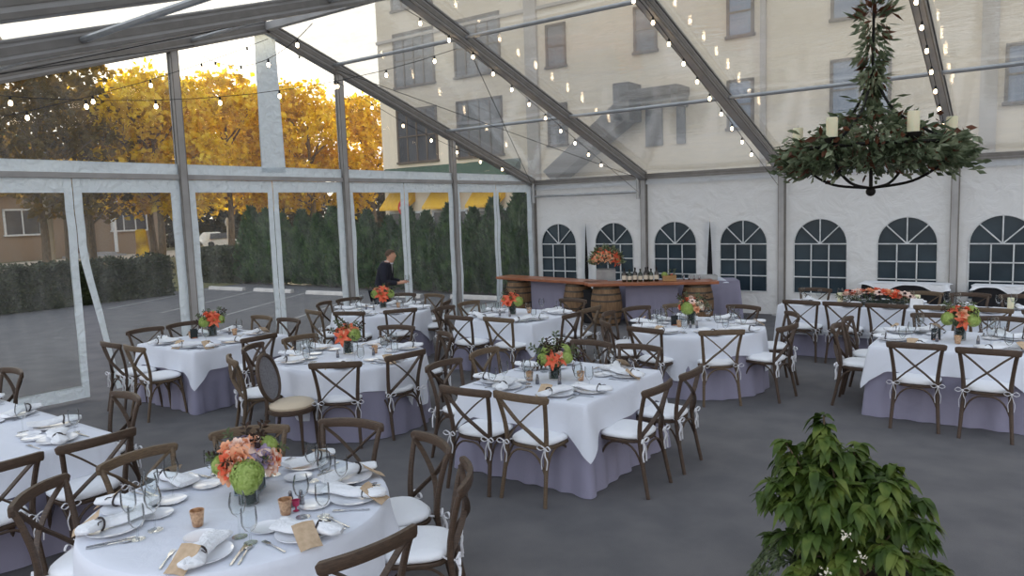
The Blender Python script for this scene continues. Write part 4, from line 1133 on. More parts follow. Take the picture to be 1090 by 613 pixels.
for t in T:
    shape, c, size, phrase = T[t]
    seats = [(f, ph, p) for f, ph, p in SEATS[t]]
    if t == 'T1':
        allp = RAILS['T1']+EXTRA['T1']; an = [math.atan2(y-c[1], x-c[0]) for x, y in allp]
        seats = [(math.atan2(c[1]-y, c[0]-x), 'at %s' % nm, (x, y)) for (x, y), nm in zip(allp, clocks(an, c))]
    elif t in EXTRA:
        for i, p in enumerate(EXTRA[t]):
            if t == 'T10': seats.append((PI, ('nearer' if i == 0 else 'farther')+' on right side', p))
            if t == 'T9': seats.append((-PI/2, ('left of bouquet' if i == 0 else 'behind bouquet')+', far side', p))
            if t == 'T2': seats.append((-PI/2, ('second from right' if i == 0 else 'third from right')+' far side', p))
            if t == 'T3': seats.append((PI, 'near end of right side', p))
    for f, ph, p in seats:
        q += 1
        e = table_edge(t, p, f); F = Vector((math.cos(f), math.sin(f))); Rr = Vector((F.y, -F.x)); rz = f-PI/2
        def at(u, v, z=0.0): w = e+F*u+Rr*v; return (w.x, w.y, ZT+z)
        tail = '%s of the %s' % (ph, phrase); ju = random.uniform(-.02, .02)
        slim = t == 'T9'
        u0 = .15 if slim else .17
        PLATE.put(at(u0, 0), 0, 'white dinner plate %s' % tail, 'dinner plates')
        NAP[q % 3].put(at(u0-.02+ju, random.uniform(-.02, .02), .014), rz+random.uniform(-.45, .45), 'white ringed napkin %s' % tail, 'napkins tied with dark rings')
        if t in FULL or t in MID:
            FORK.put(at(.16, -.165), rz+random.uniform(-.05, .05), 'steel fork %s' % tail, 'forks')
            KNIFE.put(at(.16, .165), rz+random.uniform(-.05, .05), 'steel knife %s' % tail, 'knives')
        if t in FULL:
            SPOON.put(at(.15, .195), rz+random.uniform(-.08, .08), 'steel spoon %s' % tail, 'spoons')
            if ph.split()[1] not in ('twelve', 'two', 'half'):
                s = CARD.put(at(.045, -.05, .0), rz+random.uniform(-.4, .4), 'kraft paper menu card %s' % tail, 'kraft menu cards')
        if t in ('T7', 'T4', 'T10', 'T8', 'T3') and q % 2: CARD.put(at(.06, -.07), rz+random.uniform(-.6, .6), 'kraft menu card %s' % tail, 'kraft menu cards')
        if shape == 'round' or t in ('T2', 'T7', 'T10'):
            BREAD.put(at(.375, -.08), 0, 'white bread plate %s' % tail, 'bread plates')
        if t in ('T3', 'T5', 'T6') : KNIFE.put(at(.16, .165), rz, 'steel knife %s' % tail, 'knives')
        gu = .36 if not slim else .29
        gv = (.12 if shape == 'round' else .08)+random.uniform(-.02, .02)
        if t in ('T1', 'T4', 'T8', 'T7', 'T9', 'T10') or q % 2: WINE.put(at(gu, gv), 0, 'clear wine glass %s' % tail, 'wine glasses', 1.12)
        if t in ('T1', 'T8', 'T4') or (t in ('T5', 'T6', 'T10', 'T7', 'T9', 'T2') and q % 2 == 0): WATER.put(at(gu-.08, gv+.075), 0, 'clear water goblet %s' % tail, 'water goblets', 1.1)

# votives, shakers and table signs by the bouquets
VOT = Proto(lathe_thing('votive_holder', [(.024, 0), (.027, .004), (.037, .085), (.035, .085), (.026, .01), (.001, .01)], M['amber'], 'candle holder', 18, False))
SHK = Proto(lathe_thing('salt_shaker', [(.016, 0), (.018, .004), (.015, .05), (.010, .07), (.011, .078), (.008, .088), (.001, .092)], M['silver'], 'shaker', 14))
PINK = lathe_thing('pink_votive', [(.018, 0), (.006, .006), (.005, .02), (.018, .03), (.022, .06), (.02, .06), (.016, .034), (.001, .026)], M['pink'], 'candle holder', 14, False)
PINK['label'] = 'small pink glass beside the amber votive on the two-vase table'; PINK.location = (7.17, -13.02, ZT)
VL = {'T1': [(7.16, -13.08, 'right of the green hydrangea'), (6.88, -13.42, 'in front of the green hydrangea')], 'T7': [(7.0, -9.68, 'beside the bouquet'), (6.58, -9.9, 'left of the bouquet')], 'T4': [(4.22, -9.60, 'beside the bouquet')],
      'T10': [(9.72, -6.36, 'in front of the bouquet')], 'T3': [(1.02, -9.95, 'left of the bouquet'), (1.42, -9.55, 'right of the bouquet')], 'T8': [(6.62, -6.5, 'left of the bouquet')], 'T6': [(4.05, -6.2, 'behind the bouquet')], 'T5': [(1.56, -6.5, 'beside the bouquet')]}
for t, L in VL.items():
    for x, y, w in L: VOT.put((x, y, ZT), 0, 'amber votive holder %s, %s' % (w, T[t][3]), 'amber votives')
SL_ = {'T1': [(7.10, -13.00), (7.14, -12.96)], 'T7': [(6.72, -9.98), (6.92, -9.92)], 'T4': [(4.02, -9.98), (4.3, -9.7)], 'T8': [(6.78, -6.52), (6.86, -6.5)], 'T10': [(9.52, -6.32), (9.90, -6.3)], 'T6': [(3.8, -6.62), (4.0, -6.64)], 'T5': [(1.38, -6.9), (1.2, -6.9)], 'T3': [(1.3, -9.55), (1.36, -9.5)]}
for t, L in SL_.items():
    for k, (x, y) in enumerate(L): SHK.put((x, y, ZT), 0, 'silver %s shaker by the flowers, %s' % (('salt', 'pepper')[k], T[t][3]), 'silver shakers')
def sign_proto():
    m = MB(); m.box((0, 0, .065), (.095, .006, .13)); r = empty('table_sign'); tag(r, 's', 'sign')
    m.build('slate', M['chalk'], r, smooth=False, bevel=.001); MB().box((0, .012, .006), (.06, .04, .012)).build('stand', M['bar_top'], r, smooth=False); return r
SGN = Proto(sign_proto())
for t, x, y in (('T3', 1.12, -9.97), ('T10', 9.50, -6.22), ('T8', 6.52, -6.42)):
    SGN.put((x, y, ZT), math.atan2(CAM.y-y, CAM.x-x)+PI/2+.3, 'small dark slate sign, %s' % T[t][3], 'slate table signs')

# ------------------------------------------------------------------ bar counters on barrels, back table, bottles, planter
def barrel_proto():
    r = empty('barrel'); tag(r, 'b', 'barrel'); H = .78
    def rad(z): return .25+.065*math.sin(PI*z/H)
    m = MB(); n = 26; rows = 13; vs = []; fs = []
    for j in range(rows):
        z = H*j/(rows-1)
        for k in range(n):
            for e in (0, 1):
                a = 2*PI*(k+(.04 if e == 0 else .96))/n; vs.append((rad(z)*math.cos(a), rad(z)*math.sin(a), z))
    w = 2*n
    for j in range(rows-1):
        for k in range(w): fs.append((j*w+k, j*w+(k+1) % w, (j+1)*w+(k+1) % w, (j+1)*w+k))
    fs += [tuple(reversed(range(w))), tuple(range((rows-1)*w, rows*w))]
    m.add(vs, fs); m.build('stave_body', M['barrel'], r, angle=20)
    for z in (.03, .15, .28, .50, .63, .75):
        MB().lathe([(rad(z-.018)+.002, z-.018), (rad(z)+.005, z), (rad(z+.018)+.002, z+.018)], 32, cap0=False, cap1=False).build('hoop', M['hoop'], r)
    return r
BAR = Proto(barrel_proto())
def counter(P0, ang, L, W, label):
    root = empty('bar_counter', (P0[0], P0[1], 0), ang, label, 'bar counter')
    m = MB()
    for k in range(3):
        y0 = W*k/3; m.box((L/2+random.uniform(-.05, .05), y0+W/6, .825), (L+random.uniform(-.06, .06), W/3-.006, .055))
    m.build('plank_top', M['bar_top'], root, smooth=False, bevel=.006)
    return root
random.seed(9)
A1 = math.radians(-10); P1 = Vector((.35, -2.13)); L1, W1 = 2.86, .52
A2 = math.radians(28.4); P2 = Vector((3.15, -2.95)); L2, W2 = 2.56, .56
def on(P, A, e, n): return (P.x+e*math.cos(A)-n*math.sin(A), P.y+e*math.sin(A)+n*math.cos(A))
counter(P1, A1, L1, W1, 'bare reddish plank bar counter resting on barrels in the tent corner')
counter(P2, A2, L2, W2, 'reddish plank bar counter carrying the bottles')
for P, A, e, lab in ((P1, A1, .45, 'oak barrel under the far end of the bare counter'), (P1, A1, 2.2, 'oak barrel under the bare counter, beside the black bin'),
                     (P2, A2, .42, 'oak barrel under the bottle counter, beside the black bin'), (P2, A2, 2.2, 'oak barrel under the bottle counter, beside the lavender back table')):
    x, y = on(P, A, e, .30); BAR.put((x, y, 0), e, lab, 'barrels under the bar')
# lavender cloths hung under the counters, between the barrels
def hung(P, A, e0, e1, n, lab):
    def fn(u, v):
        e = lerp(e0, e1, u); z = lerp(.79, .06, v); x, y = on(P, A, e, n+.015*math.sin(e*26)*v); return (x, y, z)
    o = MB().grid(fn, 50, 10).build('hanging_cloth', M['lav_cloth']); tag(o, lab, 'cloth', 'lavender cloths hung between barrels')
hung(P1, A1, .82, 1.85, .3, 'lavender cloth hung between the two barrels of the bare counter')
hung(P2, A2, .8, 1.83, .3, 'lavender cloth hung between the two barrels of the bottle counter')
hung(P1, A1, 2.56, 2.84, .42, 'narrow lavender cloth hung at the bare counter\'s end beside the black bin')
o = MB().prism([(-.1, -.13), (.1, -.13), (.1, .13), (-.1, .13)], 0, .66).build('trash_bin', M['black'], loc=(2.98, -2.42, 0), bevel=.02)
MB().box((0, 0, .67), (.22, .28, .03)).build('lid', M['black'], o, bevel=.01)
tag(o, 'slim black bin standing between the two bar counters', 'bin')
# back table with lavender cloth
bt = drape('back_table_cloth', M['lav_cloth'], 'rect', (1.36, .33), .775, .765, 5, flare=.03, amp=.018, nf=40, rows=10, floor=True)
bx, by = on(P2, A2, 1.75, 1.18); bt.location = (bx, by, 0); bt.rotation_euler = (0, 0, A2)
tag(bt, 'lavender cloth draped over the back bar table behind the bottle counter', 'tablecloth')
x, y = on(P2, A2, 1.75, 1.18)
o = drape('table_runner', M['white_cloth'], 'rect', (1.1, .3), .785, .05, 8, flare=.01, amp=.004, rows=3, loc=(x, y, 0)); o.rotation_euler = (0, 0, A2)
tag(o, 'white runner across the back bar table', 'tablecloth')
for e, w, lab in ((1.75, .5, 'clear low tub on the back bar table behind the crate'), (2.4, .55, 'flat grey tray at the lavender end of the back bar table'), (.95, .4, 'shallow grey tray between the planter and the bottles')):
    x, y = on(P2, A2, e, 1.05); m = MB(); m.prism([(-w/2, -.16), (w/2, -.16), (w/2, .16), (-w/2, .16)], 0, .015)
    for s in (-1, 1): m.box((0, s*.155, .05), (w, .012, .08)); m.box((s*(w/2-.006), 0, .05), (.012, .31, .08))
    o = m.build('serving_tray', M['alu_light'] if w != .5 else M['glass'], loc=(x, y, .79), rz=A2, smooth=False); tag(o, lab, 'tray')
# concrete planter with orange flowers
x, y = on(P2, A2, .42, 1.08)
pl = empty('flower_planter', (x, y, .79), A2, 'square grey planter bursting with orange flowers on the back bar table', 'planter')
m = MB(); m.prism([(-.2, -.2), (.2, -.2), (.2, .2), (-.2, .2)], 0, .26); m.build('planter_box', M['concrete'], pl, bevel=.012, smooth=False)
random.seed(51)
lf = MB()
for _ in range(520):
    d = rv(); d.z = abs(d.z)*1.1-.15; rect_leaf(lf, (d.x*.34, d.y*.3, .42+d.z*.3), random.uniform(.07, .14), random.uniform(.03, .06), rv(), d+Vector((0, 0, .2)))
lf.build('foliage', M['garland'], pl, smooth=False)
d, l = viewdir(x, y); Rm = Matrix.Rotation(-A2, 3, 'Z')
for i in range(30):
    v = rv().normalized(); v.z = abs(v.z)*.9-.1
    if (Matrix.Rotation(A2, 3, 'Z') @ v).dot(d) < -.3: continue
    bloom(pl, random.choice(['lily_coral', 'rose_coral', 'lily_peach', 'lily_coral']), (v.x*.3, v.y*.28, .45+v.z*.28), v, random.uniform(1.3, 1.8))
# bottles and crate on the counter
def bottle_proto(mt, h, r):
    o = tag(MB().lathe([(r*.92, 0), (r, .006), (r, h*.58), (r*.85, h*.66), (r*.34, h*.76), (r*.32, h*.97), (r*.38, h*.975), (r*.36, h), (.001, h)], 16).build('bottle', mt), 'b', 'bottle')
    MB().lathe([(r+.001, h*.16), (r+.001, h*.46)], 16, cap0=False, cap1=False).build('paper_label', M['label'], o)
    MB().lathe([(r*.4, h*.93), (r*.4, h*1.005), (.001, h*1.005)], 12, cap0=False).build('bottle_cap', M['black'], o); return o
BT = [Proto(bottle_proto(M['bottle_dark'], .28, .042)), Proto(bottle_proto(M['bottle_green'], .25, .045))]
for k in range(9):
    e = .78+.105*(k % 7) if k < 7 else 1.0+.25*(k-7); n = .26 if k < 7 else .40
    x, y = on(P2, A2, e, n+.02*(k % 2))
    BT[k % 2].put((x, y, .854), k, ('%s labelled liquor bottle along the bar row, counted from the flower planter' % ORD[k]) if k < 7 else 'liquor bottle standing behind the bar row, %s the crate' % ('away from' if k == 7 else 'nearer'), 'bottles on the bar counter')
x, y = on(P2, A2, 1.66, .3); cr = empty('wooden_crate', (x, y, .854), A2, 'small pine crate with garnishes beside the bottles', 'crate')
m = MB()
for zz in (.03, .085):
    for s in (-1, 1): m.box((0, s*.09, zz), (.26, .01, .045)); m.box((s*.125, 0, zz), (.01, .17, .045))
m.box((0, 0, .008), (.25, .17, .01))
for sx in (-1, 1):
    for sy in (-1, 1): m.box((sx*.118, sy*.083, .06), (.016, .016, .12))
m.build('slat_box', M['crate'], cr, smooth=False)
for i, k in enumerate(('hydrangea_hydra', 'rose_blush', 'spray_dust_leaf', 'rose_coral', 'spray_garland')): bloom(cr, k, (lerp(-.09, .09, i/4), random.uniform(-.04, .04), .12), (random.uniform(-.4, .4), random.uniform(-.4, .4), 1), .8)
for k in range(4):
    x, y = on(P2, A2, 1.95+.1*k, .38); SHK.put((x, y, .854), 0, 'small silver jar on the bar past the crate, %s from it' % ORD[k], 'jars on the bar counter', 1.1)

# serving stands with black cloths by the wall
for x, w, lab in ((8.43, .68, 'black cloth serving table with white scalloped napkins behind the long table'), (10.0, .5, 'second black cloth serving table by the wall, partly past the view edge')):
    o = drape('serving_table', M['black'], 'rect', (w, .18), .80, .79, x, flare=.03, amp=.02, nf=24, rows=8, loc=(x, -.62, 0), floor=True); tag(o, lab, 'serving table')
    def scal(b, ph): return .02+.12*abs(math.sin(ph*2.0+x))**4
    r = drape('table_topper', M['napkin'], 'rect', (w, .18), .808, scal, 2, flare=.012, amp=.004, rows=5, grow=.01, loc=(x, -.62, 0)); tag(r, 'white scalloped topper on the %s serving table' % ('first' if x < 9 else 'second'), 'tablecloth', 'scalloped toppers')
# cards and candles on the long table
for k, x in enumerate((7.95, 8.98, 10.1)):
    o = MB().lathe([(.04, 0), (.04, .16), (.036, .165), (.001, .16)], 16).build('pillar_candle', M['wax'], loc=(x, -3.5+.05*k, ZT)); tag(o, 'white pillar candle on the long table, %s from its lavender left end' % ORD[k], 'candle', 'pillar candles on the long table')
o = MB().prism([(-.06, 0), (.06, 0), (.0, .0)], 0, .01); 
o = MB().add([(-.08, -.03, 0), (.08, -.03, 0), (.08, 0, .14), (-.08, 0, .14), (.08, .03, 0), (-.08, .03, 0)], [(0, 1, 2, 3), (3, 2, 4, 5)]).build('tent_card', M['white_card'], loc=(9.0, -3.68, ZT), smooth=False); tag(o, 'white folded card standing right of the low bouquet', 'card')

# ------------------------------------------------------------------ chandelier
CHX, CHY = 9.81, -11.96
K = .8855
def cz(z): return (z-2.348)*K+2.348
ch = empty('chandelier', (CHX, CHY, 0), 0, 'iron ring chandelier wrapped in greenery with ivory candles', 'chandelier')
Rg = .34*K*1.03
m = MB(); p = [(Rg*math.cos(2*PI*k/40), Rg*math.sin(2*PI*k/40), cz(2.585)) for k in range(41)]; m.tube(p, .008, 6, caps=False)
for k in range(4):
    a = PI/4+k*PI/2+.5; q = smooth_path([(Rg*math.cos(a), Rg*math.sin(a), cz(2.585)), (Rg*.93*math.cos(a), Rg*.93*math.sin(a), cz(2.50)), (Rg*.55*math.cos(a), Rg*.55*math.sin(a), cz(2.42)), (0, 0, cz(2.395))], 6)
    m.tube(q, .006, 6)
    q = smooth_path([(0, 0, cz(2.95)), (Rg*.3*math.cos(a), Rg*.3*math.sin(a), cz(2.75)), (Rg*math.cos(a), Rg*math.sin(a), cz(2.585))], 6); m.tube(q, .006, 6)
m.tube([(0, 0, cz(2.395)), (0, 0, cz(2.95))], .008, 6)
m.blob((0, 0, cz(2.378)), .02, 0, 10, 8); m.build('iron_frame', M['iron'], ch)
MB().tube([(0, 0, cz(2.9)), (0, 0, roof_z(CHY)-.03)], .006, 6).build('hanging_chain', M['iron'], ch)
camd = math.atan2(CAM.y-CHY, CAM.x-CHX)
cand = []
for px, zc_ in ((-.345, 2.60), (-.165, 2.66), (.165, 2.665), (.345, 2.645)):
    s = px*K*.98; 
    cand.append((s, zc_))
right = Vector((-math.sin(camd), math.cos(camd), 0)); toc = Vector((math.cos(camd), math.sin(camd), 0))
for i, (s, z) in enumerate(cand):
    dd = math.sqrt(max(0, Rg*Rg-s*s))*(1 if i in (1, 2) else -1)*.98
    if abs(s) > Rg*.97: s *= Rg*.97/abs(s); dd = Rg*.12
    p = right*s+toc*dd
    zz = cz(2.625)
    MB().lathe([(.012, -.03), (.028, -.012), (.031, 0), (.026, 0), (.001, -.004)], 14, (p.x, p.y, zz)).build('candle_cup', M['iron'], ch)
    c = MB(); c.lathe([(.022, 0), (.022, .074), (.020, .079), (.014, .075), (.001, .074)], 18, (p.x, p.y, zz)); c.tube([(p.x, p.y, zz+.07), (p.x+.002, p.y, zz+.086)], .0015, 5, mi=1); c.build('candle', [M['wax'], M['black']], ch)
random.seed(61)
g, ru = MB(), MB()
for i in range(4300):
    a = random.uniform(0, 2*PI); dens = random.random()
    if dens < .36:
        r = Rg*(1+random.gauss(0, .09)); z = cz(2.56+random.gauss(0, .04))
    else:
        r = Rg*random.random()**.6; z = cz(2.50+random.random()*(.06+.27*(1-(r/Rg)**1.2))+random.gauss(0, .025))
    d = Vector((math.cos(a), math.sin(a), random.uniform(-.9, .5)))+rv()*.9
    rect_leaf(ru if random.random() < .14 else g, (r*math.cos(a), r*math.sin(a), z), random.uniform(.028, .062), random.uniform(.012, .026), rv(), d)
for i in range(34):        # loose trailing sprigs
    a = random.uniform(0, 2*PI); o_ = Vector((math.cos(a), math.sin(a), 0)); z = cz(2.55)
    q = [Vector((0, 0, z))+o_*Rg*.95, Vector((0, 0, z-.03))+o_*Rg*1.12, Vector((0, 0, z+random.uniform(-.1, .03)))+o_*Rg*random.uniform(1.15, 1.32)]
    g.tube(smooth_path(q, 3), .0015, 4)
    for w in smooth_path(q, 4): rect_leaf(g, w, random.uniform(.03, .05), .02, rv(), o_+rv())
for i in range(620):       # wrapped stem, fullest near its top
    t = random.random(); z = cz(lerp(2.74, 3.25, t)); a = random.uniform(0, 2*PI); r = (.016+.05*max(0, min(1, (t-.2)/.35))*(1-.35*t)+.01*math.sin(t*23))*K*random.uniform(.3, 1.25)
    rect_leaf(ru if (t > .86 and random.random() < .55) or random.random() < .15 else g, (r*math.cos(a), r*math.sin(a), z), random.uniform(.03, .065)*(1.2 if t > .85 else 1), random.uniform(.009, .02), rv(), Vector((math.cos(a)*.7, math.sin(a)*.7, random.uniform(-1.3, .2) if t < .85 else random.uniform(-.4, .9)))+rv()*.4)
g.build('garland', M['garland'], ch, smooth=False); ru.build('rust_leaves', M['rust_leaf'], ch, smooth=False)

# ------------------------------------------------------------------ leafy shrub in a planter
SX, SY = 9.66, -11.5
sh = empty('potted_shrub', (SX, SY, 0), 0, 'large leafy green shrub in a black planter in front of the tables', 'shrub')
MB().lathe([(.2, 0), (.22, .02), (.27, .40), (.29, .42), (.29, .46), (.26, .46), (.25, .41), (.001, .40)], 32).build('planter', M['pot'], sh)
MB().lathe([(.255, .415), (.001, .43)], 24, cap0=False).build('soil', M['soil'], sh)
random.seed(71)
m = MB()
def broad_leaf(m, base, d, L, W, droop):
    d = Vector(d).normalized(); up = Vector((0, 0, 1)); s = d.cross(up)
    if s.length < .05: s = Vector((1, 0, 0))
    s.normalize(); n = s.cross(d); vs = []; N = 5
    for j in range(N):
        t = j/(N-1); w = W*math.sin(PI*(.06+.9*t)**.8)*.5 if t < 1 else .001
        c = Vector(base)+d*L*t-Vector((0, 0, 1))*droop*L*t*t
        vs += [c-s*w+n*w*.25, c-n*.0, c+s*w+n*w*.25]
    fs = []
    for j in range(N-1): fs += [(j*3, j*3+1, j*3+4, j*3+3), (j*3+1, j*3+2, j*3+5, j*3+4)]
    m.add(vs, fs)
st = MB(); tips = []
d2, l2 = viewdir(SX, SY)
for i in range(64):
    a = i*2.4; t = (i+.5)/64; rr = .46*math.sqrt(t)*random.uniform(.78, 1.1); hh = (1.10-.24*t-.34*t**4)*random.uniform(.88, 1.06)
    tip = Vector((rr*math.cos(a), rr*math.sin(a), hh)); tip -= l2*.10*max(0, (hh-.6)/.5)
    b = Vector((.06*math.cos(a), .06*math.sin(a), .42)); mid = lerp(b, tip, .5)+Vector((0, 0, .1))
    P = smooth_path([b, mid, tip], 5); st.tube(P, [lerp(.008, .003, k/(len(P)-1)) for k in range(len(P))], 5); tips.append(P)
tp = smooth_path([(0, 0, .45), (l2*-.10+Vector((0, 0, .95))), (l2*-.13+Vector((0, 0, 1.24)))], 5); st.tube(tp, .005, 5); tips.append(tp)
st.build('stem', M['bark'], sh)
for P in tips:
    n = len(P)
    for k in range(n//3, n):
        for _ in range(8 if k > n*.55 else 4):
            a = random.uniform(0, 2*PI); d = Vector((math.cos(a), math.sin(a), random.uniform(-.25, .5)))+(P[k]-Vector((0, 0, P[k].z))).normalized()*.5
            broad_leaf(m, P[k]+rv()*.015, d, random.uniform(.05, .10), random.uniform(.034, .06), random.uniform(.4, 1.4))
m.build('foliage', M['shrub_leaf'], sh, smooth=True, angle=60)
fl = MB()
for c in ((.02, .3), (-.05, .2), (.1, .12)):
    for _ in range(14):
        p = d2*.42+l2*(-c[0])+Vector((0, 0, .5+c[1]))+rv()*.03; rect_leaf(fl, p, .018, .014, rv(), rv())
fl.build('white_blossoms', M['cream'], sh, smooth=False)
vn = MB()
for i in range(16):
    a = camd+PI/2*1.0+random.uniform(-.9, .5); o_ = Vector((math.cos(a), math.sin(a), 0)); o_ = (l2*-random.uniform(.5, 1)+d2*random.uniform(-.1, .6)).normalized()
    q = smooth_path([o_*.25+Vector((0, 0, .46)), o_*.36+Vector((0, 0, .52)), o_*.46+Vector((0, 0, .40)), o_*random.uniform(.48, .56)+Vector((0, 0, .2))], 5)
    vn.tube(q, .0025, 4)
    for w in q[4:]: broad_leaf(vn, w, rv()+Vector((0, 0, -.3)), random.uniform(.03, .05), .025, .4)
vn.build('trailing_vine', M['dust_leaf'], sh)

for k, (x, y) in enumerate(((8.83, -11.62), (8.93, -11.70))):
    m = MB(); broad_leaf(m, (0, 0, .012), (1, .2, .1), .09, .045, .1); o = m.build('dry_leaf', M['bark'], loc=(x, y, 0), rz=1.2*k); tag(o, 'dry brown leaf on the asphalt, %s the shrub' % ('farther from' if k == 0 else 'nearer'), 'leaf', 'dry leaves on the asphalt')

# ------------------------------------------------------------------ string lights
def light_string(pts, bulbs, label, drop=.07, sag=.0):
    """cord along pts with bulbs hanging at the points in bulbs"""
    root = empty('string_light', pts[0], 0, label, 'string light', 'string lights under the tent roof'); o = Vector(pts[0])
    P = []
    for i in range(len(pts)-1):
        a, b = Vector(pts[i]), Vector(pts[i+1])
        for k in range(10): t = k/10; P.append(lerp(a, b, t)-o-Vector((0, 0, sag*4*t*(1-t))))
    P.append(Vector(pts[-1])-o)
    MB().tube(P, .0045, 5).build('cord', M['cable'], root)
    sock = MB(); 
    for b in bulbs:
        b = Vector(b)-o
        e = bpy.data.objects.new('socket', SOCK); COL.objects.link(e); e.parent = root; e.location = b
        e = bpy.data.objects.new('bulb', BULB); COL.objects.link(e); e.parent = root; e.location = b; e.scale = (.8,)*3
    return root
SOCK = MB().lathe([(.006, .0), (.014, -.004), (.015, -.045), (.012, -.05)], 10).mesh('socket', M['cable'])
BULB = MB().lathe([(.010, -.048), (.016, -.06), (.026, -.085), (.028, -.10), (.022, -.122), (.01, -.132), (.001, -.134)], 12).mesh('bulb', M['bulb'])
for k in (SOCK, BULB): k.polygons.foreach_set('use_smooth', [True]*len(k.polygons))
def along(a, b, n, s=0, sag=0): 
    return [lerp(Vector(a), Vector(b), (i+.5)/n)-Vector((0, 0, sag*4*((i+.5)/n)*(1-(i+.5)/n))) for i in range(n)]
for x, lab in ((3.04, 'string of warm bulbs under the rafter above the bare bar counter'), (6.1, 'string of warm bulbs under the rafter above the bottle counter'), (9.13, 'string of warm bulbs under the rafter behind the chandelier')):
    a, b, c = (x+.02, -7.6, RZ-.25), (x+.02, -6.35, 4.93), (x+.02, -.35, 2.66)
    light_string([a, b, c], along(b, (x+.02, -1.75, 3.17), 9)+along(a, b, 2), lab)
for (a, b, n, sag, lab) in (((.25, -1.2, 3.3), (.25, -7.6, 5.2), 8, .25, 'swagged bulb string along the gable toward the bar corner'),
                      ((.25, -7.8, 5.2), (.25, -15.0, 2.9), 9, .3, 'swagged bulb string along the gable above the open flap'),
                      ((.3, -9.0, 4.75), (3.0, -9.2, 4.72), 4, .3, 'short swag of bulbs crossing the end bay beside the centre seam'),
                      ((.3, -12.0, 3.9), (3.0, -6.4, 4.85), 8, .35, 'diagonal swag of bulbs crossing the end bay')):
    light_string([a, b], along(a, b, n, 0, sag), lab, sag=sag)

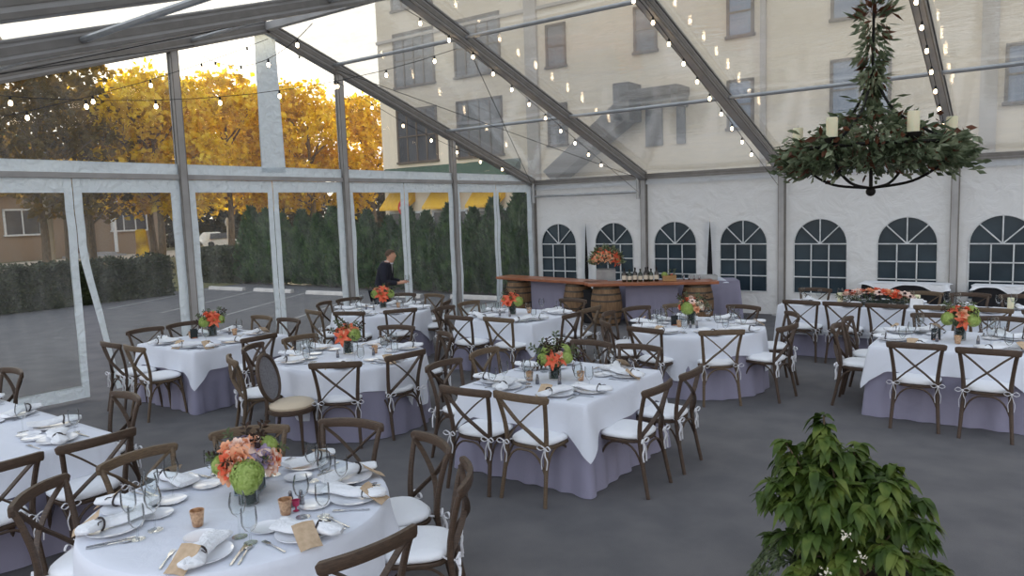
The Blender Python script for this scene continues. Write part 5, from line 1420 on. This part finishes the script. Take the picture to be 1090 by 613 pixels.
# ------------------------------------------------------------------ the man in the suit
def skin_obj(name, verts, edges, radii, mt, parent, root_i=0, sub=2):
    me = bpy.data.meshes.new(name); me.from_pydata([tuple(v) for v in verts], edges, []); me.materials.append(mt)
    o = bpy.data.objects.new(name, me); COL.objects.link(o); o.parent = parent
    o.modifiers.new('skin', 'SKIN')
    sv = me.skin_vertices[0].data if me.skin_vertices else None
    if sv is None:
        bpy.context.view_layer.objects.active = o
    for i, r in enumerate(radii):
        rr = r if isinstance(r, tuple) else (r, r); sv[i].radius = rr
    for i in range(len(radii)): sv[i].use_root = (i == root_i)
    s = o.modifiers.new('subsurf', 'SUBSURF'); s.levels = sub; s.render_levels = sub
    o.modifiers['skin'].use_smooth_shade = True
    return o
def person(loc, rz):
    root = empty('person', loc, rz, 'man in dark navy suit and tie leaning forward behind the table, holding a glass', 'person')
    # local: faces +x, y is his left
    pel = (0, 0, .93)
    J = {'pel': (0, 0, .92), 'waist': (.03, 0, 1.06), 'chest': (.10, 0, 1.24), 'upch': (.16, 0, 1.38), 'neck': (.215, 0, 1.475), 'head0': (.245, 0, 1.535), 'head1': (.27, 0, 1.60), 'head2': (.262, 0, 1.655)}
    V, Ed, Rd = [], [], []; idx = {}
    def add(n, p, r, par=None):
        idx[n] = len(V); V.append(p); Rd.append(r)
        if par: Ed.append((idx[par], idx[n]))
    add('pel', (0, 0, .92), (.155, .115)); add('waist', (.03, 0, 1.06), (.15, .11), 'pel'); add('chest', (.09, 0, 1.22), (.17, .125), 'waist'); add('upch', (.14, 0, 1.385), (.155, .105), 'chest')
    add('neck', (.185, 0, 1.45), .07, 'upch'); add('jaw', (.238, 0, 1.51), (.088, .078), 'neck'); add('skull', (.236, 0, 1.585), (.096, .108), 'jaw'); add('top', (.225, 0, 1.645), (.07, .078), 'skull')
    for s, n in ((1, 'l'), (-1, 'r')):
        add('sh'+n, (.135, s*.185, 1.40), .066, 'upch'); add('el'+n, (.15, s*.235, 1.10), .042, 'sh'+n); add('wr'+n, (.37, s*.12, 1.07), .028, 'el'+n); add('palm'+n, (.45, s*.09, 1.075), (.022, .036), 'wr'+n)
        for k, (dy, L) in enumerate(((-.03, .062), (-.011, .075), (.009, .07), (.028, .055))):
            add('f%d%s' % (k, n), (.49+L*.4, s*.09+dy, 1.082), .0095, 'palm'+n); add('g%d%s' % (k, n), (.49+L*.65, s*.075+dy*.8, 1.06), .0085, 'f%d%s' % (k, n))
        add('th'+n, (.445, s*.05, 1.095), .011, 'palm'+n); add('tt'+n, (.485, s*.035, 1.10), .0095, 'th'+n)
        add('hip'+n, (0, s*.095, .86), .085, 'pel'); add('kn'+n, (.03 if s > 0 else -.02, s*.1, .48), .055, 'hip'+n); add('an'+n, (-.02 if s > 0 else -.06, s*.1, .09), .038, 'kn'+n); add('to'+n, (.12 if s > 0 else .08, s*.115, .035), .032, 'an'+n)
    body = skin_obj('body', V, Ed, Rd, M['skin'], root, 0)
    # head details
    m = MB(); m.blob((.322, 0, 1.57), .015, 0, 8, 6, (1.1, .8, 1.5)); 
    for s in (-1, 1): m.blob((.232, s*.084, 1.575), .022, 0, 8, 6, (.7, .4, 1.3))
    m.build('face', M['skin'], body)
    m = MB()
    for s in (-1, 1): m.blob((.312, s*.03, 1.595), .008, 0, 8, 6)
    m.blob((.312, 0, 1.528), .016, 0, 8, 5, (.4, 1.2, .25)); m.build('eye', M['hair'], body)
    m = MB()
    def hair(u, v):
        a = 2*PI*u; b = lerp(-.25, PI/2, v); k = 1.0; x = math.cos(a)*math.cos(b); z = math.sin(b)
        if x > .35: z = max(z, .45)
        return (.222+.102*x, .09*math.sin(a)*math.cos(b), 1.598+.098*z)
    m.grid(hair, 22, 10, 0, True); m.build('hair', M['hair'], body)
    # clothing
    def sub_skin(name, names, grow, mt, pars, root_n, extra=None):
        ii = {n: k for k, n in enumerate(names)}
        ed = [(ii[a], ii[b]) for a, b in pars]
        rr = []
        for n in names:
            r = Rd[idx[n]]; rr.append(tuple(x*grow[0]+grow[1] for x in r) if isinstance(r, tuple) else r*grow[0]+grow[1])
        vv = [V[idx[n]] for n in names]
        for n, pt, r in extra or ():
            vv.append(pt); rr.append(r); ed.append((ii[n], len(vv)-1))
        return skin_obj(name, vv, ed, rr, mt, root, ii[root_n])
    sub_skin('jacket', ['pel', 'waist', 'chest', 'upch', 'shl', 'ell', 'wrl', 'shr', 'elr', 'wrr'], (1.06, .018), M['suit'],
             [('pel', 'waist'), ('waist', 'chest'), ('chest', 'upch'), ('upch', 'shl'), ('shl', 'ell'), ('ell', 'wrl'), ('upch', 'shr'), ('shr', 'elr'), ('elr', 'wrr')], 'pel', [('upch', (.168, 0, 1.452), (.105, .092))])
    sub_skin('trousers', ['pel', 'hipl', 'knl', 'anl', 'hipr', 'knr', 'anr'], (1.02, .02), M['suit'], [('pel', 'hipl'), ('hipl', 'knl'), ('knl', 'anl'), ('pel', 'hipr'), ('hipr', 'knr'), ('knr', 'anr')], 'pel')
    m = MB(); m.lathe([(.085, -.03), (.078, .012), (.072, .03)], 14, (.185, 0, 1.455), cap0=False, cap1=False)
    m.add([(.25, -.055, 1.44), (.25, .055, 1.44), (.245, .02, 1.25), (.245, -.02, 1.25)], [(0, 1, 2, 3)]); m.build('shirt_collar', M['shirt'], root)
    m = MB(); m.tube([(.262, 0, 1.44), (.265, 0, 1.36), (.255, 0, 1.24)], [.016, .02, .03], flat=(1.6, .3), up=(1, 0, 0)); m.build('tie', M['black'], root)
    for s in (-1, 1):
        x = .035 if s > 0 else -.005
        m = MB(); m.blob((x+.02, s*.11, .042), .06, 0, 14, 8, (2.3, .85, .7)); m.build('shoe', M['shoe'], root)
    g = WATER.put((loc[0]+.53*math.cos(rz), loc[1]+.53*math.sin(rz), 1.03), 0, 'clear glass held in the suited man\'s hands')
    return root
person((.34, -5.72, 0), math.radians(30))

# ------------------------------------------------------------------ daylight
def world():
    w = bpy.data.worlds.new('world'); SC.world = w; w.use_nodes = True
    nt = w.node_tree; nt.nodes.clear()
    out = nt.nodes.new('ShaderNodeOutputWorld'); bg = nt.nodes.new('ShaderNodeBackground')
    tc = nt.nodes.new('ShaderNodeTexCoord'); sp = nt.nodes.new('ShaderNodeSeparateXYZ')
    nt.links.new(tc.outputs['Generated'], sp.inputs[0])
    rp = nt.nodes.new('ShaderNodeValToRGB'); e = rp.color_ramp.elements
    e[0].position = 0.0; e[0].color = (.55, .50, .45, 1)
    e[1].position = .9; e[1].color = (.50, .58, .72, 1)
    x = e.new(.12); x.color = (.86, .84, .82, 1)
    x = e.new(.40); x.color = (.68, .73, .82, 1)
    nt.links.new(sp.outputs['Z'], rp.inputs[0])
    # sunset glow low in the west (-x)
    dt = nt.nodes.new('ShaderNodeVectorMath'); dt.operation = 'DOT_PRODUCT'; dt.inputs[1].default_value = Vector((-.86, .42, .22)).normalized()
    nt.links.new(tc.outputs['Generated'], dt.inputs[0])
    gr = nt.nodes.new('ShaderNodeValToRGB'); g = gr.color_ramp.elements
    g[0].position = .7; g[0].color = (0, 0, 0, 1); g[1].position = 1; g[1].color = (1.6, 1.42, 1.1, 1)
    x = g.new(.88); x.color = (.7, .62, .5, 1)
    nt.links.new(dt.outputs['Value'], gr.inputs[0])
    ad = nt.nodes.new('ShaderNodeMix'); ad.data_type = 'RGBA'; ad.blend_type = 'ADD'; ad.inputs[0].default_value = 1
    nt.links.new(rp.outputs[0], ad.inputs[6]); nt.links.new(gr.outputs[0], ad.inputs[7])
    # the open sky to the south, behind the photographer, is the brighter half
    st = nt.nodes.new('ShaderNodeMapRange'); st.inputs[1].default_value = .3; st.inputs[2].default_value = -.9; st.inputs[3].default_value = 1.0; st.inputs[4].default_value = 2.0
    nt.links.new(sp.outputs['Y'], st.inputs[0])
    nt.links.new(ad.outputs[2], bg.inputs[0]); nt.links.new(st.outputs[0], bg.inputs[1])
    nt.links.new(bg.outputs[0], out.inputs[0])
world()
def sun():
    d = bpy.data.lights.new('low_sun', 'SUN'); d.energy = 9; d.color = (1, .84, .55); d.angle = math.radians(1.5)
    o = bpy.data.objects.new('low_sun', d); COL.objects.link(o)
    o.rotation_mode = 'QUATERNION'; o.rotation_quaternion = Vector((0, 0, 1)).rotation_difference(Vector((-.88, .40, .16)).normalized())
sun()
SC.view_settings.view_transform = 'Standard'; SC.view_settings.look = 'None'
SC.view_settings.gamma = 1; SC.view_settings.exposure = .3; SC.view_settings.use_curve_mapping = False
SC.cycles.use_denoising = True
try: SC.cycles.denoiser = 'OPENIMAGEDENOISE'
except Exception: pass
SC.cycles.transparent_max_bounces = 24; SC.cycles.max_bounces = 8; SC.cycles.diffuse_bounces = 3; SC.cycles.glossy_bounces = 3
SC.cycles.sample_clamp_indirect = 6; SC.cycles.caustics_reflective = False; SC.cycles.caustics_refractive = False
